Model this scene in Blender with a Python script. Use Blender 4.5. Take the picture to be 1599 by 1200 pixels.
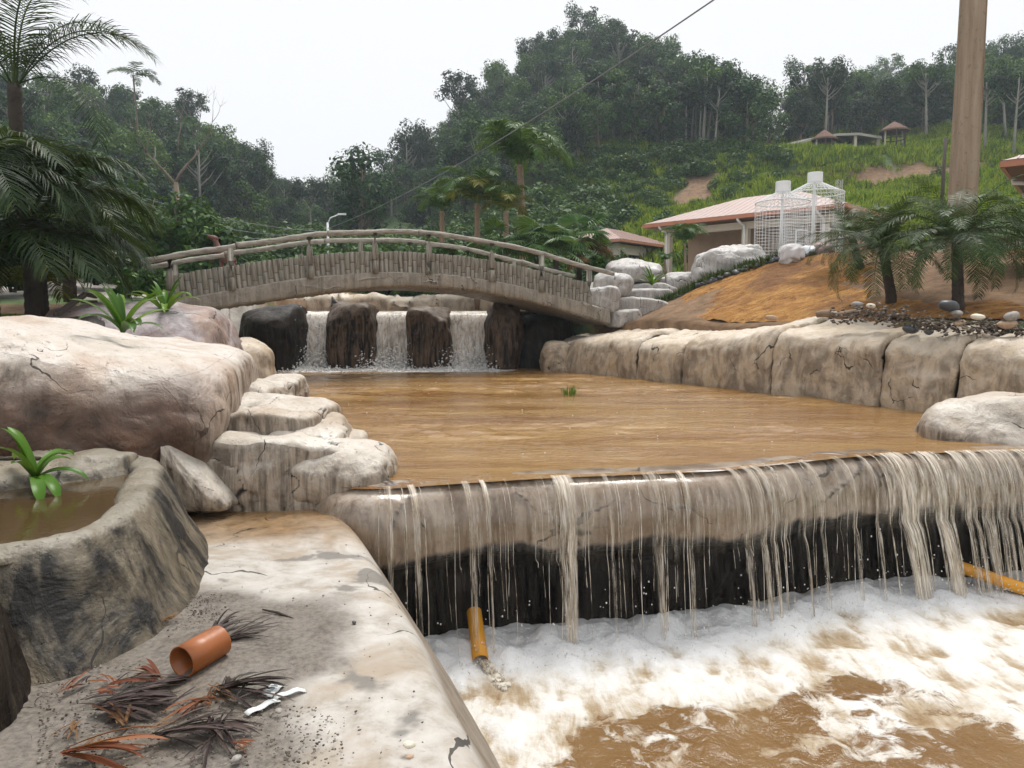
import bpy, bmesh, math, random
import numpy as np
from mathutils import Vector, Matrix, Euler

for o in list(bpy.data.objects): bpy.data.objects.remove(o)
S = bpy.context.scene
COL = S.collection
R = math.radians
random.seed(7); rng = np.random.default_rng(7)

# ------------------------------------------------------------------ camera, world, sun, exposure
PITCH = R(5.0); FPX = 1150.0; EYE = 1.5
cam_d = bpy.data.cameras.new('camera'); cam = bpy.data.objects.new('camera', cam_d); COL.objects.link(cam)
cam.location = (0, 0, EYE); cam.rotation_euler = (R(90) - PITCH, 0, 0)
cam_d.sensor_width = 36; cam_d.lens = FPX / 1599 * 36; cam_d.clip_start = 0.05; cam_d.clip_end = 2000
S.camera = cam

world = bpy.data.worlds.new('World'); S.world = world; world.use_nodes = True
wn = world.node_tree.nodes; wl = world.node_tree.links
for n in list(wn): wn.remove(n)
w_out = wn.new('ShaderNodeOutputWorld'); w_bg = wn.new('ShaderNodeBackground')
w_sky = wn.new('ShaderNodeTexSky'); w_sky.sky_type = 'NISHITA'; w_sky.sun_disc = False
w_sky.sun_elevation = R(62); w_sky.sun_rotation = R(200)
w_scale = wn.new('ShaderNodeVectorMath'); w_scale.operation = 'SCALE'; w_scale.inputs[3].default_value = 0.08
w_mix = wn.new('ShaderNodeMix'); w_mix.data_type = 'RGBA'; w_mix.inputs[0].default_value = 0.93   # closed cloud deck over the clear sky
w_mix.inputs[7].default_value = (0.72, 0.72, 0.73, 1)
wl.new(w_sky.outputs[0], w_scale.inputs[0]); wl.new(w_scale.outputs[0], w_mix.inputs[6])
wl.new(w_mix.outputs[2], w_bg.inputs[0]); w_bg.inputs[1].default_value = 1.0
wl.new(w_bg.outputs[0], w_out.inputs[0])

sun_d = bpy.data.lights.new('sun', 'SUN'); sun = bpy.data.objects.new('sun', sun_d); COL.objects.link(sun)
sun_d.energy = 2.3; sun_d.angle = R(25); sun_d.color = (1.0, 0.96, 0.9)
sun.rotation_euler = (R(-22), R(8), 0)
S.view_settings.view_transform = 'Standard'; S.view_settings.look = 'None'
S.view_settings.exposure = 0.58; S.view_settings.gamma = 1.0
try: S.view_settings.use_curve_mapping = False
except Exception: pass
S.render.resolution_x = 1024; S.render.resolution_y = 768
S.cycles.max_bounces = 3; S.cycles.diffuse_bounces = 2; S.cycles.glossy_bounces = 2; S.cycles.transparent_max_bounces = 8
S.cycles.volume_bounces = 0; S.cycles.use_adaptive_sampling = True; S.cycles.adaptive_threshold = 0.03

# ------------------------------------------------------------------ placing helpers
CP, SP = math.cos(PITCH), math.sin(PITCH)
def ray(px, py):
    cx = (px - 799.5) / FPX; cy = (600 - py) / FPX
    return Vector((cx, CP + cy * SP, -SP + cy * CP))
def at(px, py, Y):
    d = ray(px, py); t = Y / d.y
    return Vector((d.x * t, Y, EYE + d.z * t))
def on(px, py, z):
    d = ray(px, py); t = (z - EYE) / d.z
    return Vector((d.x * t, d.y * t, z))

# ------------------------------------------------------------------ noise
def _hash(ix, iy, iz, s):
    h = (ix.astype(np.int64) * 374761393 + iy.astype(np.int64) * 668265263 + iz.astype(np.int64) * 2147483647 + s * 1274126177) & 0xffffffff
    h = ((h ^ (h >> 13)) * 1274126177) & 0xffffffff
    h = ((h ^ (h >> 16)) * 2246822519) & 0xffffffff
    return ((h ^ (h >> 15)) & 0xffffff) / float(0xffffff)
def vnoise(p, s=0):
    p = np.asarray(p, float); i = np.floor(p); f = p - i; f = f * f * f * (f * (f * 6 - 15) + 10)
    i = i.astype(np.int64); r = 0
    for dx in (0, 1):
        for dy in (0, 1):
            for dz in (0, 1):
                w = (f[..., 0] if dx else 1 - f[..., 0]) * (f[..., 1] if dy else 1 - f[..., 1]) * (f[..., 2] if dz else 1 - f[..., 2])
                r = r + w * _hash(i[..., 0] + dx, i[..., 1] + dy, i[..., 2] + dz, s)
    return r * 2 - 1
def fbm(p, oct=4, s=0, gain=0.5):
    p = np.asarray(p, float); a = 1.0; t = 0; r = 0
    for k in range(oct):
        r = r + a * vnoise(p * (2.03 ** k) + k * 17.3, s + k); t += a; a *= gain
    return r / t
def voro(p, s=0):
    p = np.asarray(p, float); i = np.floor(p).astype(np.int64)
    f1 = np.full(p.shape[:-1], 9.0); f2 = np.full(p.shape[:-1], 9.0)
    for dx in (-1, 0, 1):
        for dy in (-1, 0, 1):
            for dz in (-1, 0, 1):
                a, b, c = i[..., 0] + dx, i[..., 1] + dy, i[..., 2] + dz
                q = np.stack([a + _hash(a, b, c, s), b + _hash(a, b, c, s + 1), c + _hash(a, b, c, s + 2)], -1)
                d = np.linalg.norm(q - p, axis=-1)
                n1 = np.minimum(f1, d); f2 = np.minimum(np.maximum(f1, d), f2); f1 = n1
    return f1, f2
def smooth(a, b, x):
    t = np.clip((x - a) / (b - a), 0, 1); return t * t * (3 - 2 * t)

# ------------------------------------------------------------------ objects
def tag(o, label=None, cat=None, group=None, kind=None):
    if label: o['label'] = label
    if cat: o['category'] = cat
    if group: o['group'] = group
    if kind: o['kind'] = kind
    return o
def empty(name, loc=(0, 0, 0), rz=0, parent=None):
    o = bpy.data.objects.new(name, None); COL.objects.link(o); o.location = loc; o.rotation_euler = (0, 0, rz)
    o.empty_display_size = 0.1; o.parent = parent
    return o
def link(name, me, parent=None, loc=None):
    o = bpy.data.objects.new(name, me); COL.objects.link(o); o.parent = parent
    if loc is not None: o.location = loc
    return o
def mesh(name, verts, faces, mat=None, sm=True, attrs=None):
    me = bpy.data.meshes.new(name)
    verts = np.asarray(verts, float).reshape(-1, 3)
    if isinstance(faces, np.ndarray):
        k = faces.shape[1]; nf = len(faces)
        me.vertices.add(len(verts)); me.vertices.foreach_set('co', verts.ravel())
        me.loops.add(nf * k); me.loops.foreach_set('vertex_index', faces.ravel().astype(np.int32))
        me.polygons.add(nf); me.polygons.foreach_set('loop_start', np.arange(nf, dtype=np.int32) * k)
        me.update(calc_edges=True)
    else:
        me.from_pydata([tuple(v) for v in verts], [], faces); me.update()
    if sm: me.polygons.foreach_set('use_smooth', np.ones(len(me.polygons), bool))
    if attrs:
        for k, v in attrs.items():
            a = me.attributes.new(k, 'FLOAT', 'POINT'); a.data.foreach_set('value', np.asarray(v, np.float32).ravel())
    if mat: me.materials.append(mat)
    return me
def gridfaces(m, n, wrap=False):
    i, j = np.meshgrid(np.arange(m - 1), np.arange(n if wrap else n - 1), indexing='ij'); j2 = (j + 1) % n
    return np.stack([i * n + j, i * n + j2, (i + 1) * n + j2, (i + 1) * n + j], -1).reshape(-1, 4)
def gnormals(V):
    du = np.gradient(V, axis=0); dv = np.gradient(V, axis=1); n = np.cross(du, dv)
    return n / (np.linalg.norm(n, axis=-1, keepdims=True) + 1e-9)
class MB:
    def __init__(s): s.v = []; s.f = []; s.a = []
    def add(s, verts, faces, a=0.0):
        b = len(s.v); s.v += [tuple(v) for v in verts]; s.f += [tuple(i + b for i in f) for f in faces]; s.a += [a] * len(verts)
    def box(s, c, size, rz=0, M=None):
        x, y, z = [k / 2 for k in size]; vs = []
        for i in range(8):
            v = Vector(((x if i & 1 else -x), (y if i & 2 else -y), (z if i & 4 else -z)))
            v = (M @ v) if M else Matrix.Rotation(rz, 3, 'Z') @ v
            vs.append(v + Vector(c))
        s.add(vs, [(0, 2, 3, 1), (4, 5, 7, 6), (0, 1, 5, 4), (2, 6, 7, 3), (0, 4, 6, 2), (1, 3, 7, 5)])
    def tube(s, pts, rad, n=8, cap=True, a=0.0):
        pts = [Vector(p) for p in pts]; k = len(pts); rings = []
        up = Vector((0, 0, 1))
        for i, p in enumerate(pts):
            t = (pts[min(i + 1, k - 1)] - pts[max(i - 1, 0)]).normalized()
            u = t.cross(up)
            if u.length < 1e-3: u = t.cross(Vector((1, 0, 0)))
            u.normalize(); w = u.cross(t)
            r = rad[i] if hasattr(rad, '__len__') else rad
            rings.append([p + (u * math.cos(q) + w * math.sin(q)) * r for q in [2 * math.pi * j / n for j in range(n)]])
        vs = [v for rr in rings for v in rr]; fs = []
        for i in range(k - 1):
            for j in range(n):
                fs.append((i * n + j, i * n + (j + 1) % n, (i + 1) * n + (j + 1) % n, (i + 1) * n + j))
        if cap: fs += [tuple(range(n - 1, -1, -1)), tuple((k - 1) * n + j for j in range(n))]
        s.add(vs, fs, a)
    def build(s, name, mat, parent=None, sm=False, loc=None, attr=None):
        return link(name, mesh(name, s.v, s.f, mat, sm, {attr: s.a} if attr else None), parent, loc)

# ------------------------------------------------------------------ materials
def newmat(name):
    m = bpy.data.materials.new(name); m.use_nodes = True
    nt = m.node_tree; b = nt.nodes['Principled BSDF']; return m, nt, b
class NT:
    """small node helper"""
    def __init__(s, nt): s.nt = nt
    def n(s, t, **k):
        x = s.nt.nodes.new(t)
        for a, v in k.items(): setattr(x, a, v)
        return x
    def l(s, a, b): s.nt.links.new(a, b)
    def coord(s, scale=(1, 1, 1), obj=False):
        g = s.n('ShaderNodeTexCoord') if obj else s.n('ShaderNodeNewGeometry')
        m = s.n('ShaderNodeMapping'); m.inputs['Scale'].default_value = scale
        s.l(g.outputs['Object' if obj else 'Position'], m.inputs[0]); return m.outputs[0]
    def noise(s, vec, scale, detail=5, rough=0.6, dist=0.0):
        x = s.n('ShaderNodeTexNoise'); x.inputs['Scale'].default_value = scale; x.inputs['Detail'].default_value = min(detail, 4.5)
        x.inputs['Roughness'].default_value = rough; x.inputs['Distortion'].default_value = dist
        if vec is not None: s.l(vec, x.inputs['Vector'])
        return x.outputs[0]
    def ramp(s, fac, stops):
        x = s.n('ShaderNodeValToRGB'); e = x.color_ramp.elements
        while len(e) < len(stops): e.new(0.5)
        for k, (p, c) in enumerate(stops):
            e[k].position = p; e[k].color = (c, c, c, 1) if not hasattr(c, '__len__') else (*c, 1)
        s.l(fac, x.inputs[0]); return x.outputs[0]
    def mix(s, fac, a, b, mode='MIX'):
        x = s.n('ShaderNodeMix', data_type='RGBA', blend_type=mode)
        for sock, v in ((x.inputs[0], fac), (x.inputs[6], a), (x.inputs[7], b)):
            if hasattr(v, 'is_output'): s.l(v, sock)
            elif hasattr(v, '__len__'): sock.default_value = (*v, 1)
            else: sock.default_value = v
        return x.outputs[2]
    def math(s, op, a, b=0.5, clamp=False):
        x = s.n('ShaderNodeMath', operation=op); x.use_clamp = clamp
        for sock, v in ((x.inputs[0], a), (x.inputs[1], b)):
            if hasattr(v, 'is_output'): s.l(v, sock)
            else: sock.default_value = v
        return x.outputs[0]
    def attr(s, name):
        x = s.n('ShaderNodeAttribute'); x.attribute_name = name; return x.outputs['Fac']
    def bump(s, h, strength, dist, bsdf):
        x = s.n('ShaderNodeBump'); x.inputs['Strength'].default_value = strength; x.inputs['Distance'].default_value = dist
        s.l(h, x.inputs['Height']); s.l(x.outputs[0], bsdf.inputs['Normal'])
    def cracks(s, v, scale, width):
        ns = s.n('ShaderNodeTexNoise'); ns.inputs['Scale'].default_value = 1.9; ns.inputs['Detail'].default_value = 4; s.l(v, ns.inputs['Vector'])
        sc = s.n('ShaderNodeVectorMath', operation='SCALE'); sc.inputs[3].default_value = 0.6; s.l(ns.outputs[1], sc.inputs[0]); dv = s.n('ShaderNodeVectorMath', operation='ADD'); s.l(v, dv.inputs[0]); s.l(sc.outputs[0], dv.inputs[1])
        vo = s.n('ShaderNodeTexVoronoi', feature='DISTANCE_TO_EDGE'); vo.inputs['Scale'].default_value = scale; s.l(dv.outputs[0], vo.inputs['Vector'])
        return s.math('LESS_THAN', vo.outputs[0], s.math('MULTIPLY', s.ramp(s.noise(v, 1.4, 3, 0.6), [(0.48, 0), (0.68, 1)]), width))
    def nz(s):
        g = s.n('ShaderNodeNewGeometry'); x = s.n('ShaderNodeSeparateXYZ'); s.l(g.outputs['Normal'], x.inputs[0]); return x.outputs[2]

def simple(name, col, rough=0.7, var=0.25, scale=8, bump=0.2, metal=0.0, bdist=0.01, obj=True):
    m, nt, b = newmat(name); h = NT(nt); v = h.coord(obj=obj)
    n1 = h.noise(v, scale, 6); n2 = h.noise(v, scale * 0.23, 3)
    f = h.math('MULTIPLY', n1, n2)
    f = h.math('MULTIPLY', f, 4.0)
    lo = tuple(c * (1 - var) for c in col); hi = tuple(min(1, c * (1 + var)) for c in col)
    h.l(h.ramp(f, [(0.25, lo), (1.0 if False else 0.95, hi)]), b.inputs['Base Color'])
    b.inputs['Roughness'].default_value = rough; b.inputs['Metallic'].default_value = metal
    if bump: h.bump(n1, bump, bdist, b)
    return m

def rockmat(name, light, mid, stain, stain_amt=0.5, rough=0.75, warm=(0.25, 0.15, 0.08), warm_amt=0.3, wet=0.0, streak=(7, 7, 0.9), crk=1.0, front=False, spec=0.5, steep=(0.15, 0.75)):
    """sculpted cement rock: pale worn tops, streaked weathered sides with shade toned in, dark crevices (attr crack), brown patches"""
    m, nt, b = newmat(name); h = NT(nt); v = h.coord()
    big = h.noise(v, 0.9, 5, 0.6, 0.4); fine = h.noise(v, 9, 8, 0.7); mid_n = h.noise(v, 3.0, 6, 0.65, 0.6)
    sv = h.coord(streak); st = h.noise(sv, 1.0, 7, 0.7, 0.8); sv2 = h.coord((streak[0] * 2.7, streak[1] * 2.7, streak[2] * 1.7)); st2 = h.noise(sv2, 1.0, 5, 0.6)
    base = h.mix(h.ramp(mid_n, [(0.3, 0), (0.68, 1)]), mid, light)
    base = h.mix(h.math('MULTIPLY', h.ramp(big, [(0.5, 0), (0.68, 1)]), warm_amt), base, warm)
    side = h.ramp(h.nz(), [(steep[0], 1), (steep[1], 0)])             # rain streaks run on the steep sides only
    base = h.mix(h.math('MULTIPLY', side, 0.6), base, h.mix(0.5, mid, warm))  # steep sides coloured darker, shade against the tops painted in
    smask = h.ramp(h.math('ADD', h.math('MULTIPLY', st, 0.7), h.math('MULTIPLY', st2, 0.35)), [(0.46, 0), (0.60, 1)])
    smask = h.math('MULTIPLY', h.math('MULTIPLY', smask, side), stain_amt)
    base = h.mix(smask, base, stain)
    spots = h.ramp(h.noise(v, 22, 6, 0.8), [(0.60, 0), (0.72, 1)])
    base = h.mix(h.math('MULTIPLY', spots, 0.35), base, stain)
    base = h.mix(h.ramp(h.attr('crack'), [(0.55, 0), (0.95, 1)]), base, (0.012, 0.010, 0.009))
    dv = h.n('ShaderNodeVectorMath', operation='ADD'); ns = h.n('ShaderNodeTexNoise'); ns.inputs['Scale'].default_value = 1.9; ns.inputs['Detail'].default_value = 4; h.l(v, ns.inputs['Vector'])
    sc = h.n('ShaderNodeVectorMath', operation='SCALE'); sc.inputs[3].default_value = 0.55; h.l(ns.outputs[1], sc.inputs[0]); h.l(v, dv.inputs[0]); h.l(sc.outputs[0], dv.inputs[1])
    vo = h.n('ShaderNodeTexVoronoi', feature='DISTANCE_TO_EDGE'); vo.inputs['Scale'].default_value = crk; h.l(dv.outputs[0], vo.inputs['Vector'])
    wid = h.math('MULTIPLY', h.ramp(h.noise(v, 1.7, 3, 0.6), [(0.50, 0), (0.70, 1)]), 0.010)
    line = h.math('LESS_THAN', vo.outputs[0], wid); near = h.ramp(h.math('SUBTRACT', vo.outputs[0], wid), [(0.0, 1), (0.05, 0)])
    base = h.mix(h.math('MULTIPLY', line, 0.92), base, (0.014, 0.011, 0.009))
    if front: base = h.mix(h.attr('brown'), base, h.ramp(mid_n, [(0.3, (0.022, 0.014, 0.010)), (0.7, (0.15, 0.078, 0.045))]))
    h.l(base, b.inputs['Base Color'])
    h.l(h.ramp(mid_n, [(0.3, rough), (0.7, rough * 0.55)]), b.inputs['Roughness'])
    hh = h.math('ADD', h.math('MULTIPLY', fine, 0.35), h.math('ADD', h.math('MULTIPLY', st, 0.35), h.math('MULTIPLY', spots, -0.2)))
    hh = h.math('ADD', hh, h.math('ADD', h.math('MULTIPLY', mid_n, 0.9), h.math('MULTIPLY', line, -0.8)))
    h.bump(hh, 0.8, 0.05, b); b.inputs['Specular IOR Level'].default_value = spec
    return m

M = {}
M['rock'] = rockmat('rock_pale', (0.58, 0.54, 0.48), (0.43, 0.37, 0.30), (0.040, 0.028, 0.018), 0.75, warm=(0.30, 0.19, 0.10), warm_amt=0.5, crk=1.3)
M['rock_wall'] = rockmat('rock_wall', (0.60, 0.53, 0.44), (0.48, 0.39, 0.28), (0.022, 0.015, 0.010), 0.55, warm=(0.40, 0.27, 0.15), warm_amt=0.5, crk=0.75, streak=(2.6, 2.6, 1.5))
M['rock_grey'] = rockmat('rock_grey', (0.54, 0.52, 0.50), (0.40, 0.38, 0.36), (0.12, 0.11, 0.10), 0.45, warm=(0.34, 0.28, 0.22), warm_amt=0.3, crk=1.2)
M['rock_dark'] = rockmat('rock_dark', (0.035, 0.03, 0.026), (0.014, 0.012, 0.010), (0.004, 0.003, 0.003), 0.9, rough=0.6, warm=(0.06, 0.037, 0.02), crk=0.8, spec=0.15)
M['rock_brown'] = rockmat('rock_brown', (0.20, 0.155, 0.12), (0.065, 0.045, 0.033), (0.005, 0.004, 0.003), 1.0, rough=0.6, warm=(0.18, 0.095, 0.045), warm_amt=0.5, crk=0.7, spec=0.2)
M['rock_arch'] = rockmat('rock_arch', (0.42, 0.38, 0.32), (0.29, 0.255, 0.21), (0.06, 0.05, 0.04), 0.45, warm=(0.25, 0.20, 0.14), warm_amt=0.3, crk=1.5)
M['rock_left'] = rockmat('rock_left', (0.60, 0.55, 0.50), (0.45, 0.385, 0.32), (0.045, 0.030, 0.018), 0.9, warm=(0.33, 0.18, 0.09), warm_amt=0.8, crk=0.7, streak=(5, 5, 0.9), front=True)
M['rock_purple'] = rockmat('rock_purple', (0.37, 0.33, 0.34), (0.19, 0.155, 0.155), (0.04, 0.028, 0.02), 0.8, warm=(0.34, 0.18, 0.08), warm_amt=0.6, crk=0.7)
# ================================================================== ground and hills: one sheet
CTRL = [(-6,5,1.2),(-8,9,1.35),(-7,11.5,1.4),(-12,12,1.6),(-8.5,16,1.8),(-12,22,2.4),(-8,20,2.1),(-9,28,2.6),(-20,25,3.6),(-22,10,2.2),(-10,0,1),(-25,-12,1),
        (-4,27,2.0),(-2,32,2.4),(0,42,3.4),(3.2,20.6,1.55),(5.2,15.8,1.5),(6.8,12.9,1.5),(7.9,10.4,1.42),(10,8.2,1.42),(14,4,1.4),(12,-6,1.2),(30,-12,1.4),
        (3.4,19.9,1.7),(5.0,19.6,2.4),(6.8,18.9,3.0),(8.2,18.4,3.15),(10.0,17,3.0),(11.2,16,2.9),(6.95,13.7,1.9),(7.3,12.2,1.72),(9.5,14,2.5),
        (8,25,3.0),(12,24,3.0),(6,32,3.0),(14,33,3.2),(4.6,23,2.8),(2.5,24,2.6),(5,38,3.3),(16,20,3.2),(24,14,3)]
PIX = [(1000,362,46),(1120,335,49),(950,352,52),(1180,290,56),(1300,300,50),(1420,322,43),(1560,335,37),(1599,335,33),(1700,340,34),(1100,290,58),(1050,280,62),
       (1350,279,60),(1350,252,62),(1300,229,68),(1420,226,66),(1500,228,66),(1240,252,63),(1250,282,60),(1460,275,58),(1600,240,66),
       (940,242,68),(1100,243,70),(1180,240,74),(800,335,62),(700,385,60),(600,405,60),(905,114,108),(1000,138,107),(1100,192,103),(800,180,108),(865,112,108),(700,262,105),(620,322,100),(550,362,95),
       (900,340,170),(1050,330,180),(1140,228,100),(1190,285,100),(1235,268,112),(1300,196,135),(1400,162,130),(1540,168,100),(1620,165,95),(1300,214,92),(1480,214,80),(1800,150,110),(1400,330,240),
       (0,215,85),(150,222,95),(300,246,93),(400,322,88),(462,396,85),(505,412,92),(540,402,98),(300,395,45),(100,385,40),(430,405,50),(-200,240,80),(-500,240,70),(0,380,160),(300,400,170),
       (500,424,60),(520,412,130),(470,335,230),(560,350,230),(640,300,240),(700,330,260),(400,300,250)]
CTRL = np.array(CTRL + [tuple(at(*p)) for p in PIX], float)
def _phi(r): return np.sqrt(r * r + 4.0)
_d = np.linalg.norm(CTRL[:, None, :2] - CTRL[None, :, :2], axis=-1)
_A = np.zeros((len(CTRL) + 1,) * 2); _A[:-1, :-1] = _phi(_d) + np.eye(len(CTRL)) * -0.15; _A[-1, :-1] = 1; _A[:-1, -1] = 1
_w = np.linalg.solve(_A, np.append(CTRL[:, 2], 0))
def hgt(X, Y):
    X = np.asarray(X, float); Y = np.asarray(Y, float); h = np.full(X.shape, _w[-1])
    for c, w in zip(CTRL, _w): h = h + w * _phi(np.hypot(X - c[0], Y - c[1]))
    far = smooth(28, 70, Y)
    p = np.stack([X, Y, X * 0], -1)
    return h + far * (1.6 * fbm(p * 0.09, 4, 3)) + smooth(3, 12, Y) * 0.05 * fbm(p * 0.8, 3, 5)
def inpoly(X, Y, poly):
    r = np.zeros(X.shape, bool); n = len(poly)
    for i in range(n):
        x1, y1 = poly[i]; x2, y2 = poly[(i + 1) % n]
        if y1 == y2: continue
        c = ((y1 > Y) != (y2 > Y)) & (X < (x2 - x1) * (Y - y1) / (y2 - y1) + x1); r ^= c
    return r
BASIN = [(-5.5,-9),(-5.5,7),(-5.9,10.5),(-7.3,15.2),(-7.3,19.5),(-6.5,27),(0.8,27),(1.9,20.6),(4.3,15.9),(5.5,13.6),(6.9,11.1),(8,9.2),(9.6,6),(10,-9)]
def ground_z(x, y): return float(hgt(np.array([x]), np.array([y]))[0])
NX, NY = 330, 330
u = np.linspace(-1, 1, NX); gx = 3 + 12 * np.sinh(u * 3.6) / 1.0
gx = np.clip(gx, -220, 230); v = np.linspace(0, 1, NY); gy = -12 + 22 * v + 300 * v ** 2.6
GX, GY = np.meshgrid(gx, gy, indexing='ij'); GZ = hgt(GX, GY)
GZ[inpoly(GX, GY, BASIN)] = -2.4
m, nt, b = newmat('ground_soil'); h = NT(nt); vv = h.coord()  # added dark disc that makes the inside of the pipe look shaded
n1 = h.noise(vv, 0.35, 6, 0.65); n2 = h.noise(vv, 3, 6, 0.7)
earth = h.ramp(n2, [(0.3, (0.10, 0.055, 0.028)), (0.7, (0.26, 0.16, 0.085))])
green = h.ramp(n2, [(0.3, (0.025, 0.05, 0.012)), (0.7, (0.07, 0.13, 0.025))])
grav = h.ramp(n2, [(0.3, (0.28, 0.25, 0.22)), (0.7, (0.45, 0.42, 0.38))])
c = h.mix(h.attr('earth'), green, earth); c = h.mix(h.attr('gravel'), c, grav)
h.l(c, b.inputs['Base Color']); b.inputs['Roughness'].default_value = 0.95; h.bump(n2, 0.5, 0.08, b)
def blob(X, Y, x, y, rx, ry, rz=0):
    dx, dy = X - x, Y - y; c, s = math.cos(rz), math.sin(rz)
    return smooth(1.15, 0.85, np.hypot((dx * c + dy * s) / rx, (-dx * s + dy * c) / ry) + 0.6 * fbm(np.stack([X, Y, X * 0], -1) * 0.9, 4, 9))
a = at(1340, 264, 61); a2 = at(1085, 290, 58.5); a3 = at(60, 478, 12.5); a4 = at(1450, 265, 60)
EARTH = lambda X, Y: np.clip(blob(X, Y, a.x, 60.6, 6.5, 1.2) + blob(X, Y, a4.x, 60.2, 5.5, 1.3) + blob(X, Y, a2.x, a2.y, 1.7, 3.6, -0.5) + blob(X, Y, -8.0, 14.2, 2.8, 1.5)
                             + blob(X, Y, 9, 15, 8, 4.5) + blob(X, Y, 3.6, 18.3, 2.4, 3.4) + blob(X, Y, -5, 26, 5, 7), 0, 1)
GRAVEL = lambda X, Y: np.clip(blob(X, Y, -11, 20.5, 4.5, 3.0) + blob(X, Y, 9, 28, 9, 8), 0, 1)
link('ground', mesh('ground', np.stack([GX, GY, GZ], -1), gridfaces(NX, NY)[:, ::-1], m, True, {'earth': EARTH(GX, GY), 'gravel': GRAVEL(GX, GY)}))['kind'] = 'structure'

# ================================================================== rocks
def rock(name, c, size, rz=0.0, seed=0, p=4.0, amp=0.10, n=40, mat=None, parent=None, crack=0.05, cs=1.3, deform=None, cw=0.03, chis=12, extra=None, flute=0.05):
    g = np.linspace(-1, 1, n); A, B = np.meshgrid(g, g, indexing='ij'); A = np.tan(A * 0.785); B = np.tan(B * 0.785); O = np.ones_like(A)
    fs = []; vs = []
    for k, q in enumerate([(A, B, O), (B, A, -O), (O, A, B), (-O, B, A), (B, O, A), (A, -O, B)]):
        vs.append(np.stack(q, -1).reshape(-1, 3)); fs.append(gridfaces(n, n) + k * n * n)
    V = np.concatenate(vs); F = np.concatenate(fs)
    V = V / np.linalg.norm(V, axis=1, keepdims=True)
    key = np.round(V * 1e4).astype(np.int64); _, idx, inv = np.unique(key, axis=0, return_index=True, return_inverse=True)
    V = V[idx]; F = inv.ravel()[F]
    D = V.copy(); g_ = np.random.default_rng(seed + 500); q_ = 16.0       # chiselled planes cut from a rounded block
    acc = ((np.abs(D) ** p).sum(1) ** (1 / p)) ** q_
    for _k in range(chis):
        nk = g_.normal(size=3); nk[2] = abs(nk[2]) * 0.7; nk /= np.linalg.norm(nk); dk = g_.uniform(0.80, 1.02) * (np.abs(nk) ** 1.15).sum() ** 0.62
        acc = acc + (np.clip(D @ nk, 0, None) / dk) ** q_
    V = D / (acc ** (1 / q_))[:, None]
    sz = np.array(size) / 2; W = V * sz; s = seed * 13.7
    ml = float(np.mean(sz))
    Nn = D / sz; Nn /= np.linalg.norm(Nn, axis=1, keepdims=True)
    W = W + Nn * (amp * ml * (fbm(W / ml * 1.1 + s, 3, seed) * 1.3))[:, None]
    f1, f2 = voro(W / ml * cs + s + 0.25 * np.stack([fbm(W / ml * 2 + s + k, 2, seed + k) for k in range(3)], -1), seed)
    e = f2 - f1; ck = np.exp(-(e / cw) ** 2) * smooth(-0.25, 0.15, fbm(W / ml * 1.2 + s + 5, 2, seed + 9))
    W = W + Nn * (-crack * 0.6 * ml * ck + 0.035 * ml * fbm(W / ml * 3.5 + s, 4, seed + 4))[:, None]
    W = W + Nn * (flute * ml * fbm(W / ml * np.array([5.5, 5.5, 0.7]) + s, 3, seed + 6) * smooth(0.75, 0.2, np.abs(Nn[:, 2])))[:, None]
    if deform is not None: W = deform(W, sz)
    at_ = {'crack': ck}
    if extra: at_.update(extra(W, sz))
    me = mesh(name, W, F, mat or M['rock'], True, at_)
    o = link(name, me, parent, c); o.rotation_euler = (0, 0, rz); return o
def rockpx(name, x0, y0, x1, y1, Y, depth, **k):
    a = at(x0, y1, Y); b = at(x1, y0, Y)
    return rock(name, ((a.x + b.x) / 2, Y + depth * 0.5, (a.z + b.z) / 2), (b.x - a.x, depth, b.z - a.z), **k)
def resample(P, step):
    P = np.asarray(P, float); n = len(P); out = []
    Q = np.vstack([2 * P[0] - P[1], P, 2 * P[-1] - P[-2]])
    for i in range(n - 1):
        p0, p1, p2, p3 = Q[i:i + 4]; L = np.linalg.norm(p2 - p1); k = max(2, int(L / step))
        for t in np.arange(k) / k:
            out.append(0.5 * (2 * p1 + (p2 - p0) * t + (2 * p0 - 5 * p1 + 4 * p2 - p3) * t * t + (3 * p1 - p0 - 3 * p2 + p3) * t ** 3))
    out.append(P[-1]); return np.array(out)
def loft(path, prof, step=0.05, pstep=0.04):
    """path: stations (x, y, a, b...) ; prof(extra) -> list of (out, z); out is to the right-hand side of the path"""
    S_ = resample(path, step); T = np.gradient(S_[:, :2], axis=0); T /= np.linalg.norm(T, axis=1, keepdims=True)
    Nn = np.stack([T[:, 1], -T[:, 0]], 1); rows = []; cnt = None
    for s_, n_ in zip(S_, Nn):
        q = np.asarray(prof(s_[2:]), float)
        if cnt is None:
            L = np.linalg.norm(np.diff(q, axis=0), axis=1); cnt = [max(2, int(l / pstep)) for l in L]
        pts = []
        for i in range(len(q) - 1):
            t = (np.arange(cnt[i]) / cnt[i])[:, None]; pts.append(q[i] * (1 - t) + q[i + 1] * t)
        pts.append(q[-1:]); q = np.vstack(pts)
        rows.append(np.column_stack([s_[0] + n_[0] * q[:, 0], s_[1] + n_[1] * q[:, 0], q[:, 1]]))
    return np.array(rows)
def blur(V, k=2):
    for _ in range(k):
        W = V.copy(); W[1:-1] = (V[:-2] + 2 * V[1:-1] + V[2:]) / 4; U = W.copy(); U[:, 1:-1] = (W[:, :-2] + 2 * W[:, 1:-1] + W[:, 2:]) / 4; V = U
    return V
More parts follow.
